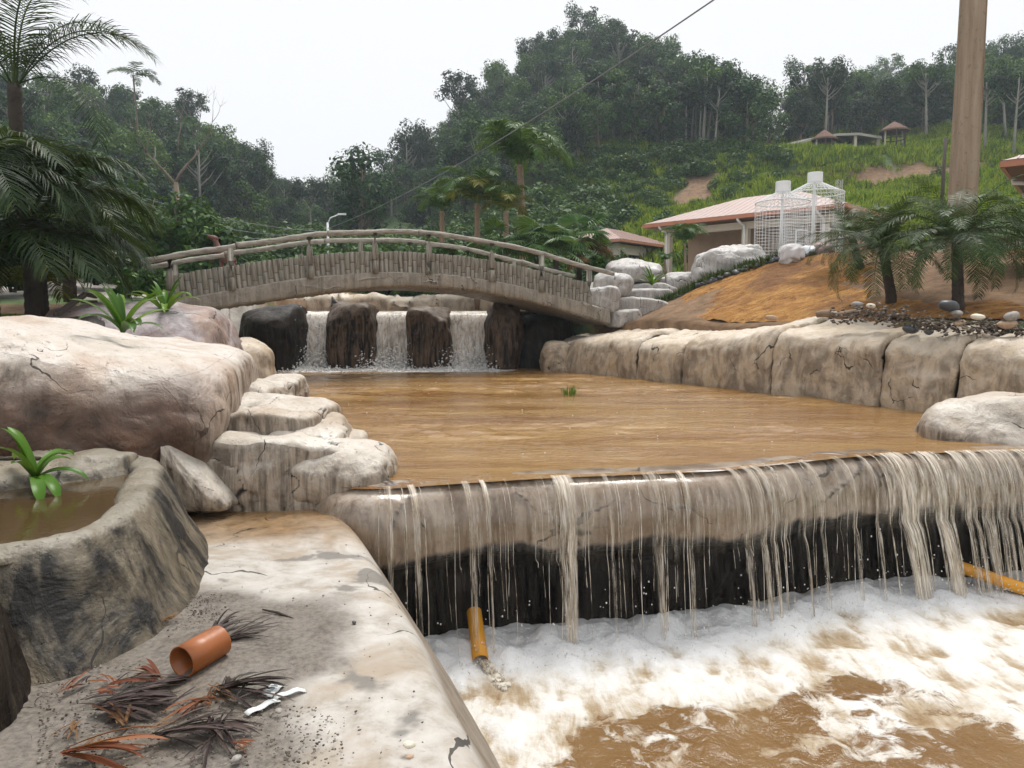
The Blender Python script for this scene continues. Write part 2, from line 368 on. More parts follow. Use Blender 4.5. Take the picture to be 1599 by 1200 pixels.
def roughen(V, amp, fr, seed=0, crack=0.0, cs=1.0, cw=0.05, fine=0.01, flip=1):
    N_ = gnormals(V) * flip
    W = V + N_ * (amp * fbm(V * fr + seed * 7.1, 3, seed) + fine * fbm(V * 9, 4, seed + 3))[..., None]
    ck = np.zeros(V.shape[:2])
    if crack:
        f1, f2 = voro(V * cs + seed * 3.3 + 0.2 * fbm(V * 2.5, 3, seed)[..., None], seed)
        ck = np.exp(-((f2 - f1) / cw) ** 2) * smooth(-0.2, 0.2, fbm(V * cs * 0.9 + 11, 2, seed + 8))
        W = W - N_ * (crack * ck)[..., None]
    return W, ck

# ---- left bank: big carved rock with undercut front
def undercut(W, sz):
    f = np.clip((W[:, 2] + sz[2]) / (2 * sz[2]), 0, 1)
    W = W.copy(); front = smooth(0.0, -sz[1], W[:, 1])
    W[:, 1] += front * (1 - f) ** 1.3 * 0.95
    W[:, 2] -= smooth(-0.2, 1.0, W[:, 0] / sz[0]) * f * 0.28 + smooth(0.0, 1.0, W[:, 1] / sz[1]) * f * 0.30
    return W
def brownfront(W, sz):      # brown stain with the undercut's shade painted in, below the brow
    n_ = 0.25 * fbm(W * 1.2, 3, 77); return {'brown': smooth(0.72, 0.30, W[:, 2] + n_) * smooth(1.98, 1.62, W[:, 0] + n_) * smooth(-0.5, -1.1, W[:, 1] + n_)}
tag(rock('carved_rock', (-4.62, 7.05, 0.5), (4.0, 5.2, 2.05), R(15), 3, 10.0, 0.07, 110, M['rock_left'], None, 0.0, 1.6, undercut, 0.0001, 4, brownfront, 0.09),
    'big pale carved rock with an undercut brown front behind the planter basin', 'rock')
tag(rock('domed_rock', (-5.75, 11.7, 0.75), (3.0, 4.6, 1.95), R(20), 8, 3.2, 0.10, 56, M['rock_purple'], None, 0.03, 1.3, None, 0.035),
    'smooth purple-grey domed rock at the left foot of the bridge', 'rock')
tag(rock('shore_rock', (-5.55, 14.0, 0.35), (1.9, 3.2, 1.5), R(18), 12, 4.5, 0.10, 44, M['rock_wall'], None, 0.05, 1.6), 'brown streaked shore rock beside the dark abutment', 'rock')
# ---- rock cluster at the pool's left corner
tag(rockpx('ledge_rock', 255, 634, 486, 722, 6.1, 1.3, seed=21, p=6, chis=6, amp=0.12, mat=M['rock'], crack=0.06, cs=1.0), 'flat pale ledge rock topmost in the cluster at the pool corner', 'rock')
tag(rockpx('knuckle_rock', 392, 662, 535, 770, 6.0, 1.0, seed=22, p=4.5, chis=6, amp=0.12, mat=M['rock'], crack=0.05, cs=0.9), 'rounded knuckle-shaped pale rock between ledge rock and low tip', 'rock')
tag(rockpx('tip_rock', 420, 705, 600, 812, 5.7, 1.0, seed=23, p=3.5, chis=5, amp=0.10, mat=M['rock'], crack=0.02, cs=0.8), 'low smooth rock tip reaching the spillway corner', 'rock')
tag(rockpx('base_rock', 262, 690, 530, 822, 5.65, 1.3, seed=24, p=7, chis=5, amp=0.10, mat=M['rock'], crack=0.05, cs=0.9), 'broad pale base rock standing on the wet platform', 'rock')
tag(rockpx('back_rock', 335, 600, 428, 662, 7.6, 1.6, seed=25, p=3.5, amp=0.12, mat=M['rock'], crack=0.03), 'pale low rock at the water behind the ledge rock', 'rock')
def fin(W, sz):
    W = W.copy(); f = (W[:, 2] + sz[2]) / (2 * sz[2]); W[:, 0] = -sz[0] + (W[:, 0] + sz[0]) * (1.08 - 0.95 * np.clip(f, 0, 1)); return W
tag(rockpx('fin_rock', 246, 690, 350, 808, 5.4, 0.6, seed=26, p=5, amp=0.07, mat=M['rock'], crack=0.0, deform=fin, chis=3), 'slanting wedge rock leaning beside the planter wall', 'rock')
# ---- right foreground rock
tag(rock('shoulder_rock', (6.05, 8.15, 0.25), (2.9, 1.6, 0.95), R(-12), 31, 3.4, 0.10, 48, M['rock'], None, 0.03, 1.1), 'smooth pale rock shoulder beside the right end of the spillway', 'rock')

# ---- right bank wall of carved panels
WALL = [(0.95,20.4,0.9),(1.35,18.6,0.92),(2.4,16.7,1.02),(3.5,14.95,1.08),(4.05,13.9,1.15),(4.5,13.0,1.26),(5.2,11.8,1.25),(5.8,10.5,1.2),(6.4,9.4,1.24),(7.2,8.3,1.27),(8.6,7.0,1.27)]
WS = resample(WALL, 0.05); wall = empty('rock_wall', (3.5, 14.95, 0.2))
tag(wall, 'long wall of carved brown rock panels along the right bank', 'rock wall')
cuts_px = [845, 884, 992, 1066, 1206, 1376, 1490, 1640, 2300]
pxs = 799.5 + FPX * WS[:, 0] / WS[:, 1]
for k in range(len(cuts_px) - 1):
    ii = np.where((pxs >= cuts_px[k]) & (pxs < cuts_px[k + 1]))[0]; seg = WS[ii[0]:ii[-1] + 2] if len(ii) else []
    if len(seg) < 5: continue
    seg = np.vstack([seg[:-1:3], seg[-1:]])
    back = 1.5 + 0.25 * math.sin(k * 2.1)
    zk = [0, 0.06, -0.04, 0.04, 0.0, 0.05, -0.03, 0.02][k]
    def prof(e, zk=zk, back=back):
        z = e[0] + zk
        return [(0.0, -0.7), (0.06, 0.2), (0.05, 0.5), (0.0, z - 0.22), (-0.1, z - 0.05), (-0.3, z + 0.03), (-0.75, z + 0.12), (-back, z + 0.24), (-back - 0.3, z - 0.3)]
    V = blur(loft(seg, prof, 0.045, 0.05), 1)
    n = V.shape[0]; s_ = np.linspace(0, 1, n)
    L = n * 0.045; e_ = np.minimum(s_, 1 - s_) * L
    V, ck = roughen(V, 0.09, 1.2, 40 + k, 0.0, 1.15, 0.025, 0.035, 1)
    T = gnormals(V); tuck = np.exp(-(e_ / 0.032) ** 2)[:, None, None]
    V = V - T * tuck * 0.10                                   # panel edges turn inwards: open joints
    V[..., 0] -= 3.5; V[..., 1] -= 14.95; V[..., 2] -= 0.2
    link('rock_panel', mesh('rock_panel', V, gridfaces(*V.shape[:2]), M['rock_wall'], True, {'crack': np.maximum(ck, (tuck[..., 0] > 0.6) * 0.9)}), wall)

# ---- spillway: overhanging lip of cast rock, undercut and black below
CREST = [(-2.3,6.75),(-1.9,6.4),(-1.58,5.98),(-1.34,5.66),(-1.02,5.59),(-0.5,5.75),(0.31,5.98),(1.1,6.13),(1.75,6.26),(2.2,6.45),(3.27,6.93),(4.1,7.12),(4.87,7.22),(5.8,7.25),(7.2,7.1)]
def lipprof(e=None):
    return [(-1.3, -0.2), (-1.2, 0.08), (-0.55, 0.165), (-0.30, 0.198), (-0.10, 0.185), (0.03, 0.10), (0.10, -0.10), (0.12, -0.27), (0.09, -0.40), (-0.10, -0.44), (-0.26, -0.60), (-0.28, -1.0), (-0.24, -1.7)]
V = blur(loft([c for c in CREST], lipprof, 0.035, 0.03), 2)
arc = np.concatenate([[0], np.cumsum(np.linalg.norm(np.diff(V[:, 20, :2], axis=0), axis=1))])
Vs = V.copy(); V, ck = roughen(V, 0.07, 0.9, 61, 0.03, 0.8, 0.02, 0.01, 1)
topk = smooth(0.05, 0.16, Vs[..., 2])[..., None]; V = V * (1 - 0.75 * topk) + Vs * 0.75 * topk
m, nt, b = newmat('wet_lip_rock'); h = NT(nt); vv = h.coord(); sv = h.coord((5, 5, 0.6))
n1 = h.noise(vv, 1.1, 6, 0.6, 0.5); n2 = h.noise(sv, 1, 6, 0.7, 0.4); n3 = h.noise(vv, 14, 6, 0.7)
c = h.ramp(n1, [(0.3, (0.13, 0.08, 0.042)), (0.5, (0.29, 0.215, 0.15)), (0.7, (0.43, 0.37, 0.305))])
c = h.mix(h.ramp(n2, [(0.46, 0), (0.66, 0.85)]), c, (0.10, 0.052, 0.022)); c = h.mix(h.ramp(n3, [(0.5, 0), (0.7, 0.45)]), c, (0.09, 0.065, 0.045)); c = h.mix(h.math('MULTIPLY', h.cracks(vv, 0.55, 0.014), 0.85), c, (0.02, 0.014, 0.01))
c = h.mix(h.ramp(h.attr('algae_shade'), [(0.35, 0), (0.65, 1)]), c, h.ramp(n2, [(0.4, (0.003, 0.003, 0.004)), (0.75, (0.020, 0.017, 0.015))]))
c = h.mix(h.ramp(h.attr('crack'), [(0.3, 0), (0.8, 0.9)]), c, (0.01, 0.008, 0.007))
h.l(c, b.inputs['Base Color']); b.inputs['Roughness'].default_value = 0.3; h.l(h.math('SUBTRACT', 0.6, h.math('MULTIPLY', h.attr('algae_shade'), 0.6)), b.inputs['Coat Weight']); h.l(h.math('SUBTRACT', 0.5, h.math('MULTIPLY', h.attr('algae_shade'), 0.42)), b.inputs['Specular IOR Level']); b.inputs['Coat Roughness'].default_value = 0.06
h.bump(h.math('ADD', n2, h.math('MULTIPLY', n3, 0.4)), 0.4, 0.02, b); M['lip'] = m
zed = V[..., 2]; col = np.broadcast_to(np.arange(V.shape[1])[None], zed.shape)
alg_shade = np.clip((-0.33 - zed) / 0.16 + 0.5 + 1.0 * fbm(V * np.array([2.6, 2.6, 1.2]), 4, 5), 0, 1)  # wet algae and the shade under the lip, painted as one black
alg_shade[:, :int(V.shape[1] * 0.3)] = 0
C0 = Vector((1.1, 6.13, -1.2)); Vc = V - np.array(C0)
sp = link('spillway', mesh('spillway', Vc, gridfaces(*V.shape[:2]), M['lip'], True, {'crack': ck, 'algae_shade': alg_shade}), None, C0)
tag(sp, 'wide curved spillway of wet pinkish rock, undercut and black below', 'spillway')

# ---- platform in the foreground, sloping bank to the lower pool
EDGE = [(-1.62,6.3),(-1.40,5.75),(-1.02,4.9),(-0.74,4.15),(-0.52,3.55),(-0.30,2.9),(-0.12,2.4),(0.12,1.7),(0.5,0.8),(1.0,-0.6),(1.6,-3)]
def platprof(e): return [(-2.9, -0.25), (-2.6, 0.0), (-1.2, 0.0), (-0.25, 0.0), (-0.03, -0.01), (0.03, -0.05), (0.2, -0.34), (0.48, -0.85), (0.62, -1.35), (0.7, -1.9)]
V = blur(loft(EDGE, lambda e: [(-o, z) for o, z in platprof(e)], 0.035, 0.035), 2)
V[..., 2] += 0.035 * fbm(V * 0.9, 3, 71) + 0.008 * fbm(V * 7, 4, 72)
f1, f2 = voro(V * 0.75 + 0.25 * fbm(V * 2, 3, 4)[..., None] + 3, 5)
ck = np.exp(-((f2 - f1) / 0.018) ** 2) * smooth(0.0, 0.2, fbm(V * 0.8 + 4, 2, 6)); ck = ck * 0
m, nt, b = newmat('platform_cement'); h = NT(nt); vv = h.coord()
n1 = h.noise(vv, 1.3, 7, 0.62, 0.5); n2 = h.noise(vv, 6, 7, 0.7, 0.3); n3 = h.noise(vv, 40, 5, 0.7)
c = h.ramp(n2, [(0.28, (0.27, 0.235, 0.19)), (0.5, (0.43, 0.40, 0.36)), (0.75, (0.52, 0.50, 0.47))])
c = h.mix(h.ramp(n1, [(0.52, 0), (0.62, 0.75)]), c, (0.30, 0.235, 0.165))
gr = h.ramp(h.noise(vv, 1.9, 6, 0.55, 0.2), [(0.56, 0), (0.60, 1)])          # dried grey silt patches
c = h.mix(h.math('MULTIPLY', gr, 0.85), c, (0.15, 0.14, 0.125))
c = h.mix(h.attr('silt'), c, h.ramp(n2, [(0.3, (0.13, 0.075, 0.03)), (0.7, (0.36, 0.22, 0.10))]))
c = h.mix(h.attr('grime'), c, h.ramp(n3, [(0.35, (0.035, 0.027, 0.02)), (0.65, (0.17, 0.14, 0.11))]))
c = h.mix(h.ramp(n3, [(0.62, 0), (0.74, 0.5)]), c, (0.07, 0.05, 0.035))
c = h.mix(h.math('MULTIPLY', h.attr('bank'), 0.8), c, h.ramp(n2, [(0.3, (0.11, 0.078, 0.05)), (0.7, (0.26, 0.20, 0.14))]))
c = h.mix(h.math('MULTIPLY', h.cracks(vv, 0.8, 0.012), 0.9), c, (0.02, 0.016, 0.012))
h.l(c, b.inputs['Base Color'])
h.l(h.math('SUBTRACT', 0.72, h.math('MULTIPLY', h.attr('silt'), 0.55)), b.inputs['Roughness'])
h.bump(h.math('ADD', n2, h.math('MULTIPLY', n3, 0.5)), 0.4, 0.012, b)
X, Y = V[..., 0], V[..., 1]
silt = smooth(4.7, 5.5, Y + 0.35 * fbm(V * 1.6, 3, 9))
grime = 0.85 * smooth(0.25, 0.65, smooth(4.5, 3.3, Y) * smooth(-0.45, -1.15, X) + 0.35 * fbm(V * 2.5, 3, 12))
fc = gridfaces(*V.shape[:2])[:, ::-1]
link('platform', mesh('platform', V, fc, m, True, {'crack': ck, 'silt': silt, 'grime': grime, 'bank': smooth(-0.06, -0.22, V[..., 2] + 0.05 * fbm(V * 3, 3, 14))}))['kind'] = 'structure'

# ---- planter basin with curved wall
RIM = [(-2.95,5.45),(-2.52,5.12),(-2.2,4.45),(-1.99,3.8),(-1.96,3.42),(-2.1,3.16),(-2.4,3.02),(-3.0,2.95)]
pr = [(-0.22, 0.30), (-0.17, 0.47), (-0.13, 0.515), (-0.03, 0.53), (0.03, 0.50), (0.09, 0.38), (0.19, 0.15), (0.30, -0.02), (0.34, -0.15)]
V = blur(loft(RIM, lambda e: [(-o, z) for o, z in pr], 0.03, 0.025), 1)
V, ck = roughen(V, 0.04, 1.3, 81, 0.0, 1.2, 0.03, 0.014, -1)
M['planter'] = rockmat('planter_cement', (0.27, 0.245, 0.195), (0.14, 0.118, 0.085), (0.008, 0.006, 0.004), 1.0, warm=(0.15, 0.105, 0.05), warm_amt=0.7, streak=(3.0, 3.0, 0.55), crk=0.5, steep=(0.6, 0.93))
pl = empty('planter_basin', (-2.2, 3.9, 0)); tag(pl, 'curved mossy cement planter basin holding brown water', 'planter')
V -= np.array([-2.2, 3.9, 0])
link('wall', mesh('planter_wall', V, gridfaces(*V.shape[:2])[:, ::-1], M['planter'], True, {'crack': ck}), pl)
SH = [(-2.75,5.2),(-2.75,4.85),(-3.1,4.55),(-3.7,4.35),(-4.6,4.25)]
V = blur(loft(SH, lambda e: [(-0.3, 0.3), (-0.12, 0.46), (-0.06, 0.545), (0.06, 0.565), (0.35, 0.56), (0.9, 0.55)], 0.03, 0.03), 1)
V, ck = roughen(V, 0.05, 2.5, 83, 0.0, 1.5, 0.04, 0.03, 1); V -= np.array([-2.2, 3.9, 0])
link('shelf', mesh('planter_shelf', V, gridfaces(*V.shape[:2]), M['planter'], True, {'crack': ck}), pl)
tag(rock('dark_boulder', (-2.3, 2.62, 0.15), (0.85, 0.7, 0.95), R(20), 91, 2.6, 0.08, 36, M['rock_dark'], None, 0.03), 'boulder painted dark with shade at the near end of the planter', 'rock')  # the boulder's shadow is put into its near-black colour
tag(rock('small_rock', (-1.62, 1.78, -0.05), (0.5, 0.5, 0.42), R(10), 92, 3, 0.1, 30, M['rock_dark'], None, 0.03), 'small dark rock lying on the platform beside the litter', 'rock')  # plain near-black rock colour

# ---- weir under the bridge
tag(rockpx('weir_pillar', 508, 474, 584, 580, 19.2, 1.6, seed=101, p=7, chis=4, amp=0.10, mat=M['rock_brown'], crack=0.03), 'dark square boulder pillar splitting the weir, next to the wide left fall', 'rock')
tag(rockpx('weir_pillar', 634, 479, 706, 580, 19.2, 1.6, seed=102, p=7, chis=4, amp=0.10, mat=M['rock_brown'], crack=0.03), 'dark boulder pillar between the two narrow right falls', 'rock')
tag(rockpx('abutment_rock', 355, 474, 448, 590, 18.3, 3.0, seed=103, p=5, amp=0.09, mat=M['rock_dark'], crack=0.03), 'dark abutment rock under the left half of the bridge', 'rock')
tag(rockpx('flank_rock', 752, 468, 812, 590, 19.0, 2.2, seed=104, p=4, amp=0.12, mat=M['rock_brown'], crack=0.04), 'brown leaning rock flanking the right fall under the bridge', 'rock')
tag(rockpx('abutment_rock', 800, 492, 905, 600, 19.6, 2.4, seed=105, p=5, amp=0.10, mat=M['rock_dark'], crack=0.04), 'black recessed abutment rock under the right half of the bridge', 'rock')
tag(rockpx('wedge_rock', 846, 532, 900, 592, 18.4, 1.0, seed=106, p=4, amp=0.12, mat=M['rock_wall'], crack=0.05), 'small brown wedge rock where the wall meets the bridge shadow', 'rock')
V = blur(loft([(-6.6, 20.2), (-5, 20.25), (-2, 20.3), (1.0, 20.4)], lambda e: [(-1.2, 1.4), (-0.1, 1.66), (0.0, 1.6), (0.12, 1.2), (0.05, 0.2), (0.0, -0.6)], 0.1, 0.06), 1)
V, ck = roughen(V, 0.08, 1.2, 111, 0.05, 1.0); V -= np.array([-2, 20.3, 0])
tag(link('weir', mesh('weir', V, gridfaces(*V.shape[:2]), M['rock_brown'], True, {'crack': ck}), None, (-2, 20.3, 0)), 'low brown weir wall that the upper water falls over', 'weir')
V = blur(loft([(-7.5, 25.0), (-4, 25.2), (-1, 25.0), (1.5, 24.6)], lambda e: [(-1.5, 2.3), (-0.2, 2.32), (0.0, 2.2), (0.1, 1.9), (0.1, 1.2)], 0.1, 0.06), 1)
V, ck = roughen(V, 0.16, 1.1, 112, 0.1, 0.9); V -= np.array([-2, 25, 0])
tag(link('upper_weir', mesh('upper_weir', V, gridfaces(*V.shape[:2]), M['rock_wall'], True, {'crack': ck}), None, (-2, 25, 0)), 'upper rock step seen through the arch behind the weir', 'weir')
# ================================================================== water
def watermat(name, deep, pale, rough=0.07, foam=False, bump=0.35, scale=(1, 1, 1)):
    m, nt, b = newmat(name); h = NT(nt); v = h.coord(scale)
    n1 = h.noise(v, 0.8, 4, 0.55, 0.4); n2 = h.noise(v, 7, 6, 0.65, 0.3); n3 = h.noise(v, 26, 4, 0.6)
    c = h.ramp(n1, [(0.3, deep), (0.7, pale)])
    b.inputs['IOR'].default_value = 1.33
    r = rough
    hh = h.math('ADD', n2, h.math('MULTIPLY', n3, 0.35))
    if foam:
        fa = h.attr('foam')
        t = h.math('ADD', h.math('MULTIPLY', h.noise(v, 5, 8, 0.68, 0.8), 1.25), h.math('ADD', h.math('MULTIPLY', h.noise(v, 1.6, 5, 0.6, 0.7), 0.9), h.math('SUBTRACT', h.math('MULTIPLY', fa, 1.7), 1.45)))
        fm = h.ramp(t, [(0.25, 0), (0.42, 1)])
        sv = h.coord((5.5, 1.6, 5)); stn = h.noise(sv, 1.0, 5, 0.7, 0.9)
        fcol = h.ramp(h.math('ADD', h.math('MULTIPLY', h.attr('lift'), 0.55), h.math('ADD', h.math('MULTIPLY', stn, 0.45), h.math('MULTIPLY', h.noise(v, 9, 5, 0.7), 0.25))), [(0.38, (0.24, 0.15, 0.065)), (0.51, (0.42, 0.34, 0.24)), (0.62, (0.64, 0.61, 0.56)), (0.76, (0.74, 0.74, 0.74))])
        c = h.mix(fm, c, fcol)
        h.l(h.math('ADD', h.math('MULTIPLY', fm, 0.6), rough), b.inputs['Roughness'])
        hh = h.math('ADD', hh, h.math('MULTIPLY', fm, h.noise(v, 18, 7, 0.75)))
    else: b.inputs['Roughness'].default_value = rough
    h.l(c, b.inputs['Base Color']); hh = h.math('MULTIPLY', hh, h.ramp(h.noise(v, 0.35, 3, 0.5), [(0.35, 0.25), (0.65, 1)])) if not foam or name == 'muddy_water' else hh
    h.bump(hh, bump, 0.045, b)
    return m
M['pool'] = watermat('muddy_water', (0.18, 0.082, 0.024), (0.34, 0.21, 0.080), 0.03, True, bump=0.7, scale=(0.45, 1.9, 1))
M['pool_calm'] = watermat('muddy_water_calm', (0.15, 0.062, 0.016), (0.25, 0.13, 0.035), 0.05, bump=0.3)
def streammat(name, lo, hi, tan, white, scale=(9, 9, 0.5)):
    m, nt, b = newmat(name); h = NT(nt); v = h.coord(scale)
    if name == 'water_film':
        cb = h.n('ShaderNodeCombineXYZ'); h.l(h.math('MULTIPLY', h.attr('along'), 11.0), cb.inputs[0]); h.l(h.math('MULTIPLY', h.attr('down'), 2.2), cb.inputs[1]); v = cb.outputs[0]
    n1 = h.noise(v, 1, 5, 0.6, 0.5); n2 = h.noise(v, 3.1, 5, 0.65, 0.3)
    a = h.ramp(h.math('ADD', h.math('MULTIPLY', n1, 0.65), h.math('MULTIPLY', n2, 0.4)), [(lo, 0), (hi, 1)])
    a = h.math('MULTIPLY', a, h.attr('dens'), True)
    h.l(h.ramp(n2, [(0.35, tan), (0.65, white)]), b.inputs['Base Color'])
    b.inputs['Roughness'].default_value = 0.2; b.inputs['IOR'].default_value = 1.33
    h.l(a, b.inputs['Alpha']); h.bump(n2, 0.5, 0.02, b)
    return m
M['film'] = streammat('water_film', 0.42, 0.74, (0.52, 0.40, 0.26), (0.84, 0.79, 0.71), (10, 10, 0.35))
M['fall'] = streammat('falling_water', 0.30, 0.60, (0.62, 0.52, 0.40), (0.92, 0.90, 0.87), (6, 6, 0.6))
m, nt, b = newmat('water_strand'); h = NT(nt); v = h.coord((20, 20, 5)); n1 = h.noise(v, 1.0, 4, .6)
h.l(h.ramp(n1, [(0.35, (0.60, 0.48, 0.32)), (0.62, (0.86, 0.81, 0.72))]), b.inputs['Base Color']); b.inputs['Roughness'].default_value = 0.12
h.l(h.ramp(n1, [(0.36, 0.05), (0.58, 0.8)]), b.inputs['Alpha']); M['strand'] = m
M['foamw'] = simple('white_foam', (0.60, 0.59, 0.57), 0.6, 0.06, 6, 0.4, obj=False)

# pool: from the crest back to the weir
NEAR = resample(CREST, 0.045)[:, :2]
n = len(NEAR); fx = np.interp(np.linspace(0, 1, n), [0, 1], [-8.2, 8.5]); FAR = np.stack([fx, np.full(n, 20.45)], 1)
t = np.concatenate([np.linspace(0, 1, 460) ** 1.6])
P2 = NEAR[:, None] * (1 - t)[None, :, None] + FAR[:, None] * t[None, :, None]
P2[..., 1] += 0.04
q = np.concatenate([P2, np.zeros(P2.shape[:2] + (1,))], -1)
away = P2[..., 1] - NEAR[:, None, 1]
wz = 0.035 * fbm(q * np.array([1.0, 2.6, 1]), 4, 21, 0.6) + 0.022 * fbm(q * np.array([2.0, 5.0, 1]), 3, 26, 0.6) + 0.016 * fbm(q * np.array([4, 8, 1]), 3, 22, 0.6) + 0.03 * smooth(16, 19.5, P2[..., 1]) * fbm(q * 3, 4, 23, 0.65)
V = np.concatenate([P2, (0.2 + wz * (0.35 + 0.9 * smooth(-0.25, 0.3, fbm(q * np.array([0.35, 0.6, 1]), 3, 27))) * smooth(0.0, 0.9, away) - 0.012 * smooth(0.5, 0, away))[..., None]], -1)
pfoam = smooth(17.6, 19.0, P2[..., 1] + 0.7 * fbm(q * 1.3, 3, 24)) * smooth(0.6, -0.6, P2[..., 0]) + 0.36 * smooth(0.5, 0.05, away) * smooth(-0.2, 0.3, fbm(q * np.array([1.2, 5, 1]), 3, 25))
link('pool_water', mesh('pool_water', V, gridfaces(*V.shape[:2]), M['pool'], True, {'foam': np.clip(pfoam, 0.0, 1), 'lift': np.full(pfoam.shape, 0.8)}))['kind'] = 'structure'
# sheet of water sliding over the crest
FP = [(-0.10, 0.197), (0.0, 0.172), (0.07, 0.115), (0.13, 0.02), (0.165, -0.10), (0.18, -0.27), (0.17, -0.42)]
FPX2 = FP + [(0.20, -0.6), (0.235, -0.9), (0.26, -1.25)]
V = loft([c for c in CREST], lambda e: FPX2, 0.03, 0.025)
V = blur(V, 1); V += gnormals(V) * (0.006 * fbm(V * np.array([6, 6, 0.8]), 3, 31))[..., None]
row = np.linspace(0, 1, V.shape[1])[None] * np.ones((V.shape[0], 1))
px_ = 799.5 + FPX * V[..., 0] / V[..., 1]
zz_ = V[..., 2]; col_ = fbm(np.stack([px_[:, :1] * 0.02 * np.ones_like(px_), px_ * 0, px_ * 0], -1), 3, 33)
dens = 0.55 + 0.55 * col_ + 0.6 * smooth(1395, 1470, px_) + np.exp(-((px_ - 880) / 16) ** 2) * 0.9 + np.exp(-((px_ - 1405) / 18) ** 2) + 0.5 * np.exp(-((px_ - 1190) / 30) ** 2)
dens = dens * (0.05 + 0.95 * smooth(-0.55, -0.1, zz_)) * smooth(540, 600, px_)
tag(link('water_film', mesh('water_film', V, gridfaces(*V.shape[:2]), M['film'], True, {'dens': np.clip(dens, 0.05, 1.3) * smooth(0.0, 0.22, row), 'along': np.cumsum(np.linalg.norm(np.diff(V[:, :1], axis=0, prepend=V[:1, :1]), axis=-1), 0) * np.ones((1, V.shape[1])), 'down': row})), 'thin sheet of muddy water sliding over the spillway crest', 'water', kind='stuff')
# falling strands
CS = resample(CREST, 0.02)[:, :2]; CT = np.gradient(CS, axis=0); CT /= np.linalg.norm(CT, axis=1, keepdims=True); CN = np.stack([CT[:, 1], -CT[:, 0]], 1)
cpx = 799.5 + FPX * CS[:, 0] / CS[:, 1]
mb = MB()
def strand(px, r, throw=0.10, lean=0.0, end=-1.25, start=0):
    i = int(np.argmin(abs(cpx - px))); c, nn, tt = CS[i], CN[i], CT[i]; pts = []; rr = []
    prof = FP[start:]
    LN = lambda z_: lean * max(0.0, (0.19 - z_) / 1.44) ** 1.15
    for (o_, z) in prof: pts.append((c[0] + nn[0] * (o_ + 0.012) + tt[0] * LN(z), c[1] + nn[1] * (o_ + 0.012) + tt[1] * LN(z), z + 0.005))
    z = prof[-1][1]; o_ = prof[-1][0]; k = 9; wob = random.uniform(-0.007, 0.007)
    for j in range(1, k + 1):
        f = j / k; zz = z + (end - z) * f; oo = o_ + throw * math.sqrt(f)
        ll = LN(zz) + wob * math.sin(f * 5)
        pts.append((c[0] + nn[0] * oo + tt[0] * ll, c[1] + nn[1] * oo + tt[1] * ll, zz))
    for j in range(len(pts)): rr.append(r * (0.55 + 0.45 * random.random()) * (0.7 if j < 2 else 1))
    mb.tube(pts, [x * 0.75 for x in rr], 4, True)
for px in [592, 628, 634, 652, 700, 724, 728, 752, 790, 850, 905, 960, 978, 1062, 1070, 1088, 1150, 1160, 1172, 1220, 1258, 1266, 1318, 1352]:
    strand(px + random.uniform(-3, 3), random.uniform(0.003, 0.0075), random.uniform(0.04, 0.13), random.uniform(0.0, 0.12) * (px - 600) / 700)
for k in range(6): strand(random.gauss(880, 9), random.uniform(0.004, 0.013), random.uniform(0.05, 0.12), 0.0)
for k in range(6): strand(random.gauss(1020, 18), random.uniform(0.003, 0.008), random.uniform(0.05, 0.12), 0.02)
for k in range(7): strand(random.gauss(1190, 16), random.uniform(0.003, 0.009), random.uniform(0.05, 0.12), 0.05)
for k in range(10): strand(random.gauss(1402, 12), random.uniform(0.005, 0.016), random.uniform(0.10, 0.2), 0.14)
for k in range(7): strand(random.gauss(1452, 7), random.uniform(0.006, 0.018), random.uniform(0.10, 0.2), 0.16)
for k in range(60): strand(random.uniform(1470, 1700), random.uniform(0.002, 0.007), random.uniform(0.06, 0.2), random.uniform(0.05, 0.2))
for k in range(45):      # short broken drips
    strand(random.uniform(600, 1400), random.uniform(0.002, 0.005), random.uniform(0.02, 0.1), 0.03, random.uniform(-1.0, -0.4), random.choice((1, 2, 3, 4)))
tag(mb.build('water_strands', M['strand'], None, True), 'long pale threads of water falling from the spillway lip', 'water', kind='stuff')

# broader translucent streams: ribbons that narrow as they fall
RV, RF, RA, RD, RN = [], [], [], [], []
def ribbon(px, w0, w1, lean, throw, dens):
    i = int(np.argmin(abs(cpx - px))); c, nn, tt = CS[i], CN[i], CT[i]; path = [(o_ + 0.02, z + 0.006) for o_, z in FP]
    for j in range(1, 13): f = j / 12; path.append((FP[-1][0] + 0.02 + throw * math.sqrt(f), FP[-1][1] + (-1.26 - FP[-1][1]) * f))
    n_ = 9; b0_ = len(RV); off = random.uniform(0, 50); ph = random.uniform(0, 6)
    for j, (o_, z) in enumerate(path):
        f = max(0.0, (0.19 - z) / 1.44); ll = lean * f ** 1.15; w = w0 + (w1 - w0) * f ** 0.6 + 0.006 * math.sin(f * 17 + ph)
        for k in range(n_):
            u_ = k / (n_ - 1) - 0.5; s_ = u_ * w + ll; oo = o_ + 0.018 * math.cos(u_ * 3.1) + 0.006 * math.sin(u_ * 23 + f * 6 + ph)
            RV.append((c[0] + nn[0] * oo + tt[0] * s_, c[1] + nn[1] * oo + tt[1] * s_, z)); RA.append(off + u_ * w0 * 1.6); RD.append(f); RN.append(dens * (1 - (2 * abs(u_)) ** 3 * 0.7))
    for j in range(len(path) - 1):
        for k in range(n_ - 1): q_ = b0_ + j * n_ + k; RF.append((q_, q_ + 1, q_ + n_ + 1, q_ + n_))
ribbon(878, .16, .09, .01, .10, 1.5); ribbon(884, .10, .06, .0, .12, 1.2); ribbon(1398, .26, .13, .15, .17, 1.7); ribbon(1408, .18, .10, .17, .15, 1.5); ribbon(1450, .20, .11, .19, .18, 1.7); ribbon(1456, .12, .07, .17, .2, 1.4)
